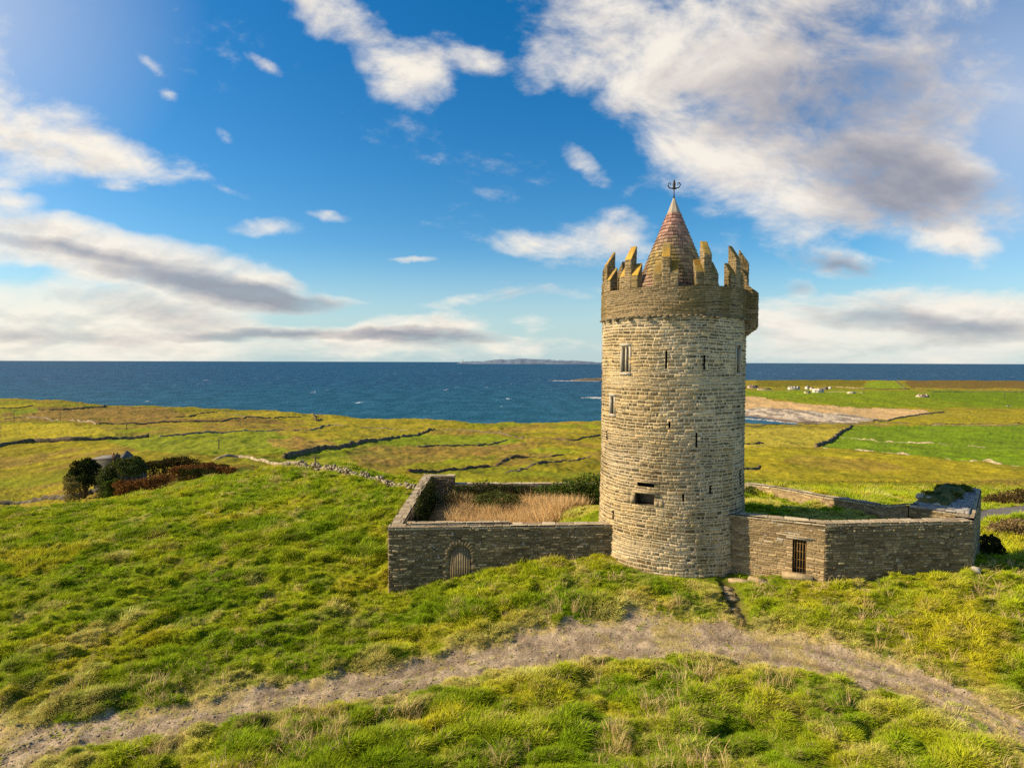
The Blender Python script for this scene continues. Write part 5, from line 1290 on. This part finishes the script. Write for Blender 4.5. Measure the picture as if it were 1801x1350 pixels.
house(1461, 684, 4, 7, 4, 3, 0, 'tiny white cottage at the right edge of the farm cluster', M_WHITE, M_WHITE, 0, 1)
house(1325, 683, 18, 12, 5, 5, -.1, 'brown roofed farm buildings beside the tower on the far headland', M_CREAM, M_ROOFB, 1, 3)
house(1345, 685.5, 26, 7, 3, 2, 0, 'long tan byre just right of the brown roofed farm buildings', M_CREAM, M_ROOFB, 0, 4, name='barn', cat='barn')
# lighthouse on the island
lx, ly, lz = at(813.5, 637.5, 14600); lh = empty('lighthouse', (lx, ly, SEA), label='tiny white lighthouse at the left tip of the distant island', cat='lighthouse')
mb = MB(); mb.tube([(lx,ly,SEA-2),(lx,ly,SEA+80)], [14,9], 12); mb.build('tower', M_CREAM, lh)
mb = MB(); mb.tube([(lx,ly,SEA+80),(lx,ly,SEA+90),(lx,ly,SEA+96)], [11,11,3], 12); mb.build('lantern', M_GLASSD, lh)

# utility poles
def pole(px, pyb, pyt, y0, label):
    x, y, z = ground_at(px, pyb, y0); z = gz(x, y); H = (pyb-pyt)/F*y; e = empty('utility_pole', (x,y,z), label=label, cat='pole', group='utility poles in the fields')
    r = max(.12, y*.00035); b = MB(); b.tube([(x,y,z-.5),(x,y,z+H)], [r*1.2,r*.8], 7); b.build('post', M_DARKWOOD, e)
    b = MB(); b.box((x,y,z+H-.5), (1.6,.14,.14)); b.build('crossarm', M_DARKWOOD, e)
pole(25, 737, 720, 200, 'utility pole nearest the left edge of the photo, by the wall above the yellow field')
pole(106, 741, 723, 150, 'utility pole above the right half of the bright yellow field')
pole(223, 757, 744, 120, 'utility pole on the green strip behind the ruined cottage')
pole(385, 789, 770, 90, 'utility pole in the green field right of the cottage')
pole(555, 819, 799, 68, 'utility pole beside the loose pale wall on the near hill')
pole(1519, 693, 683, 700, 'utility pole right of the low barn on the headland')
pole(1767, 700, 690, 700, 'utility pole in the fields beyond the coast road')

# car on the coast road
x_, y_, z_ = ground_at(1774, 715.5, 500); z_ = gz(x_, y_); car = empty('parked_car', (x_,y_,z_), .1, label='small pale car on the coast road at the far right', cat='car')
def carmb(prof, w, mat, name, par):
    b = MB(); n = len(prof); b.v += [(x_+px_, y_-w/2, z_+pz_) for px_, pz_ in prof]+[(x_+px_, y_+w/2, z_+pz_) for px_, pz_ in prof]
    for i in range(n): b.q.append((i,(i+1)%n,n+(i+1)%n,n+i))
    for i in range(1, n-1): b.t += [(0,i,i+1),(n,n+i+1,n+i)]
    return b.build(name, mat, par)
body = carmb([(-2.1,.3),(2.1,.3),(2.15,.75),(1.3,.9),(-1.9,.95),(-2.15,.7)], 1.75, mat_flat('silver paint', (.5,.52,.56), .35, .2, var=.05), 'body', car)
carmb([(-1.7,.93),(1.1,.9),(.45,1.42),(-1.1,1.45)], 1.55, M_GLASSD, 'cabin', car)
for sx in (-1.3,1.3):
    for sy in (-.8,.8):
        b = MB(); b.tube([(x_+sx,y_+sy-.1,z_+.33),(x_+sx,y_+sy+.1,z_+.33)], .33, 10); b.build('wheel', M_DARK, car)

# ------------------------------------------------------------------ grass (nobody could count it): tufts of blades scattered on the ground
def tuft_mesh(name, n, hgt, spread, wid, lean, seed, mat):
    rng = np.random.default_rng(seed); V = []; T = []; Qd = []
    for i in range(n):
        a = rng.uniform(0, 6.28); r = spread*math.sqrt(rng.random()); x, y = math.cos(a)*r, math.sin(a)*r; h = hgt*rng.uniform(.55, 1.15)
        la = a+rng.normal()*.8; lk = lean*rng.uniform(.3, 1.3); dx, dy = math.cos(la)*lk*h+.22*h, math.sin(la)*lk*h-.05*h; w = wid*rng.uniform(.7, 1.3); fa = rng.uniform(0, 3.14); wx, wy = math.cos(fa)*w, math.sin(fa)*w
        o_ = len(V); V += [(x-wx,y-wy,-.05),(x+wx,y+wy,-.05),(x+dx*.45+wx*.8,y+dy*.45+wy*.8,h*.6),(x+dx*.45-wx*.8,y+dy*.45-wy*.8,h*.6),(x+dx*1.15,y+dy*1.15,h)]
        Qd.append((o_,o_+1,o_+2,o_+3)); T.append((o_+3,o_+2,o_+4))
    me = bpy.data.meshes.new(name); me.from_pydata(V, [], [list(q) for q in Qd]+[list(t) for t in T]); me.materials.append(mat)
    return bpy.data.objects.new(name, me)
def scatter(name, protos, P, scale, rot, tint, pick, **kw):
    coll = bpy.data.collections.new(name+' kinds')
    for p_ in protos: coll.objects.link(p_)
    me = bpy.data.meshes.new(name); me.vertices.add(len(P)); me.vertices.foreach_set('co', np.asarray(P, np.float32).ravel())
    def attr(nm, typ, data, key='value'):
        a = me.attributes.new(nm, typ, 'POINT'); a.data.foreach_set(key, np.ascontiguousarray(data).ravel())
    attr('sc', 'FLOAT_VECTOR', scale.astype(np.float32), 'vector'); attr('rt', 'FLOAT_VECTOR', rot.astype(np.float32), 'vector')
    c = np.ones((len(P),4), np.float32); c[:,:3] = tint; attr('tint', 'FLOAT_COLOR', c, 'color'); attr('pk', 'INT', pick.astype(np.int32))
    o = bpy.data.objects.new(name, me); COL.objects.link(o); tag(o, kind='stuff', **kw)
    g = bpy.data.node_groups.new(name+' scatter', 'GeometryNodeTree'); g.interface.new_socket('Geometry', in_out='INPUT', socket_type='NodeSocketGeometry'); g.interface.new_socket('Geometry', in_out='OUTPUT', socket_type='NodeSocketGeometry')
    n = g.nodes; i_ = n.new('NodeGroupInput'); o_ = n.new('NodeGroupOutput'); ip = n.new('GeometryNodeInstanceOnPoints'); ci = n.new('GeometryNodeCollectionInfo')
    ci.inputs['Collection'].default_value = coll; ci.inputs['Separate Children'].default_value = True; ci.inputs['Reset Children'].default_value = True
    ip.inputs['Pick Instance'].default_value = True
    def na(nm, typ):
        q = n.new('GeometryNodeInputNamedAttribute'); q.data_type = typ; q.inputs['Name'].default_value = nm; return q.outputs[0]
    l = g.links; l.new(i_.outputs[0], ip.inputs['Points']); l.new(ci.outputs[0], ip.inputs['Instance']); l.new(na('pk','INT'), ip.inputs['Instance Index'])
    l.new(na('rt','FLOAT_VECTOR'), ip.inputs['Rotation']); l.new(na('sc','FLOAT_VECTOR'), ip.inputs['Scale']); l.new(ip.outputs[0], o_.inputs[0])
    md = o.modifiers.new('scatter', 'NODES'); md.node_group = g; return o
def blocked(x, y):
    b_ = np.hypot(x-TWX, y-TWY) < 4.45
    nr = (y > 27) & (y < 47) & (x > -8) & (x < 29)
    if nr.any():
        xx, yy = x[nr], y[nr]; k = dist_poly(xx, yy, [(XL,31.35),(5.6,32.13)]) < .36
        k |= dist_poly(xx, yy, [(XL+.28,31.3),(xbk+.28,45.3)]) < .36
        k |= dist_poly(xx, yy, [tuple(A0+nA/2),tuple((A1+inner)/2),tuple(B1+nB/2)]) < .38
        k |= dist_poly(xx, yy, [tuple(C0+nC/2),tuple(C1+nC/2)]) < .42
        k |= inpoly(xx, yy, [tuple(p) for p in pts]); k |= dist_poly(xx, yy, [(p[0],p[1]+.25) for p in BW]) < .38
        b_[nr] |= k
    return b_
def tufts(N_, y0, y1, seed, hs, dens_pow):
    rng = np.random.default_rng(seed); f = rng.random(N_)
    # equal shares of the view: density falls with distance
    Y = (y0**-dens_pow+(y1**-dens_pow-y0**-dens_pow)*f)**(-1/dens_pow); x = Y*rng.uniform(-.98, .98, N_)
    pmk = path_mask(x, Y); keep = ~blocked(x, Y)
    keep &= (pmk < rng.uniform(-.2, .25, N_)) | (rng.random(N_) < .04)
    keep &= gully(x, Y) < .4
    kk = (x > 25) & (Y > 40) & (Y < 75)
    if kk.any(): keep[kk] &= ~inpoly(x[kk], Y[kk], ROAD)
    ym = yard_mask(x, Y); keep &= ~((ym > .5) & (x < 1.2+(Y-36)*.45))
    x, Y, pmk = x[keep], Y[keep], pmk[keep]; n = len(x); z = full_h(x, Y)
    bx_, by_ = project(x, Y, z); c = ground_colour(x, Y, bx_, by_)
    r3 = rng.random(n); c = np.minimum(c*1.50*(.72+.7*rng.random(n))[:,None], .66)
    dry = sstep(fbm(x/.9, Y/.9, 501, 3), .5, .66)
    c = lerp(c, G['straw']*1.15, (r3 < (.05+.30*dry)*np.where(x < -3, .6, 1))*.7)
    hp_ = fbm(x/1.7, Y/1.7, 503, 3)
    s_ = hs*(.45+1.15*sstep(hp_, .42, .72)+.5*sstep(fbm(x/.7, Y/.7, 505, 2), .6, .8))*np.where((x < -3)&(Y > 22), .80, 1)*rng.uniform(.7, 1.3, n)*np.clip(.55+(-pmk)*.5, .38, 1)
    dtw = np.hypot(x-TWX, Y-TWY); s_ *= np.clip(.55+(dtw-4.4)*.25, .55, 1)
    s_ = s_*np.where((yard_mask(x, Y) > .5), .55, 1)
    sc = np.stack([.33+s_*1.15, .33+s_*1.15, s_*rng.uniform(.75, 1.25, n)], 1)
    rt = np.stack([rng.normal(0,.16,n), rng.normal(0,.16,n), rng.normal(0, .9, n)], 1)
    return np.stack([x,Y,z],1), sc, rt, c, rng.integers(0, 4, n)
A_ = tufts(190000, 13.5, 34, 1, .36, .9); B_ = tufts(110000, 34, 78, 2, .62, 1.0)
cat_ = [np.concatenate([a, b_]) for a, b_ in zip(A_, B_)]
protos = [tuft_mesh('grass_tuft', 26, .40, .17, .012, .55, 1, M_GRASS), tuft_mesh('grass_tuft', 30, .30, .20, .013, .8, 2, M_GRASS), tuft_mesh('grass_tuft', 22, .46, .14, .011, .5, 3, M_GRASS), tuft_mesh('grass_tuft', 26, .26, .22, .014, 1.0, 4, M_GRASS)]
scatter('grass', protos, cat_[0], cat_[1], cat_[2], cat_[3], cat_[4])
rng = np.random.default_rng(29); n = 9000; Y = (13.5**-.9+(40**-.9-13.5**-.9)*rng.random(n))**(-1/.9); x = Y*rng.uniform(-.95,.95,n)
keep = (fbm(x/1.4, Y/1.4, 601, 4) > .55+.12*rng.random(n)) & ~blocked(x, Y) & (path_mask(x, Y) < 0) & (yard_mask(x, Y) < .5); x, Y = x[keep], Y[keep]; n = len(x)
s_ = rng.uniform(.5, 1.1, n)*np.where((x < -3)&(Y > 22), .6, 1)
scatter('dry_grass', [tuft_mesh('stalk_tuft', 12, .50, .16, .008, .9, 21, M_GRASS), tuft_mesh('stalk_tuft', 9, .62, .10, .007, .5, 22, M_GRASS)], np.stack([x,Y,full_h(x,Y)],1), np.stack([s_]*3,1),
        np.stack([rng.normal(0,.2,n),rng.normal(0,.2,n),rng.uniform(0,6.28,n)],1), lerp(np.array([.50,.33,.14]), np.array([.72,.54,.27]), rng.random(n)), rng.integers(0,2,n))
# reeds in the left half of the yard
rng = np.random.default_rng(9); n = 16000; x = rng.uniform(-5.6, 7.0, n); y = rng.uniform(31.9, 44.6, n)
keep = ~blocked(x, y) & (x < 1.3+1.2*rng.random(n)+(y-36)*.45) & (yard_mask(x, y) > .6); x, y = x[keep], y[keep]; n = len(x); z = full_h(x, y)
c = lerp(np.array([.48,.29,.11]), np.array([.78,.55,.26]), rng.random(n))*(.7+.6*fbm(x/.8, y/.8, 77, 3))[:,None]
s_ = rng.uniform(.65, 1.05, n)*(.8+.5*fbm(x/1.5, y/1.5, 78, 2)); 
protos2 = [tuft_mesh('reed_tuft', 12, .95, .10, .013, .22, 11, M_GRASS), tuft_mesh('reed_tuft', 10, 1.1, .12, .013, .30, 12, M_GRASS)]
scatter('reeds', protos2, np.stack([x,y,z],1), np.stack([s_]*3,1), np.stack([rng.normal(0,.12,n),rng.normal(0,.12,n),rng.uniform(0,6.28,n)],1), c, rng.integers(0,2,n))
# loose gravel on the track
rng = np.random.default_rng(19); n = 60000; Y = (9**-.9+(32**-.9-9**-.9)*rng.random(n))**(-1/.9); x = Y*rng.uniform(-.95,.95,n); k = path_mask(x, Y) > -.1; x, Y = x[k], Y[k]; n = len(x)
def pebble(name, seed):
    r_ = np.random.default_rng(seed); import itertools
    V = [(sx*r_.uniform(.6,1.2), sy*r_.uniform(.6,1.2), sz*r_.uniform(.4,.8)) for sx,sy,sz in itertools.product((-1,1),(-1,1),(-1,1))]
    me = bpy.data.meshes.new(name); me.from_pydata(V, [], [(0,1,3,2),(4,6,7,5),(0,4,5,1),(2,3,7,6),(0,2,6,4),(1,5,7,3)]); me.materials.append(M_GRASS); return bpy.data.objects.new(name, me)
s_ = .012+.03*rng.random(n)**3; c = lerp(np.array([.28,.21,.14]), np.array([.54,.44,.31]), rng.random(n))
scatter('gravel', [pebble('pebble', 1), pebble('pebble', 2)], np.stack([x,Y,full_h(x,Y)],1), np.stack([s_]*3,1), np.stack([rng.uniform(-.4,.4,n),rng.uniform(-.4,.4,n),rng.uniform(0,6.28,n)],1), c, rng.integers(0,2,n))
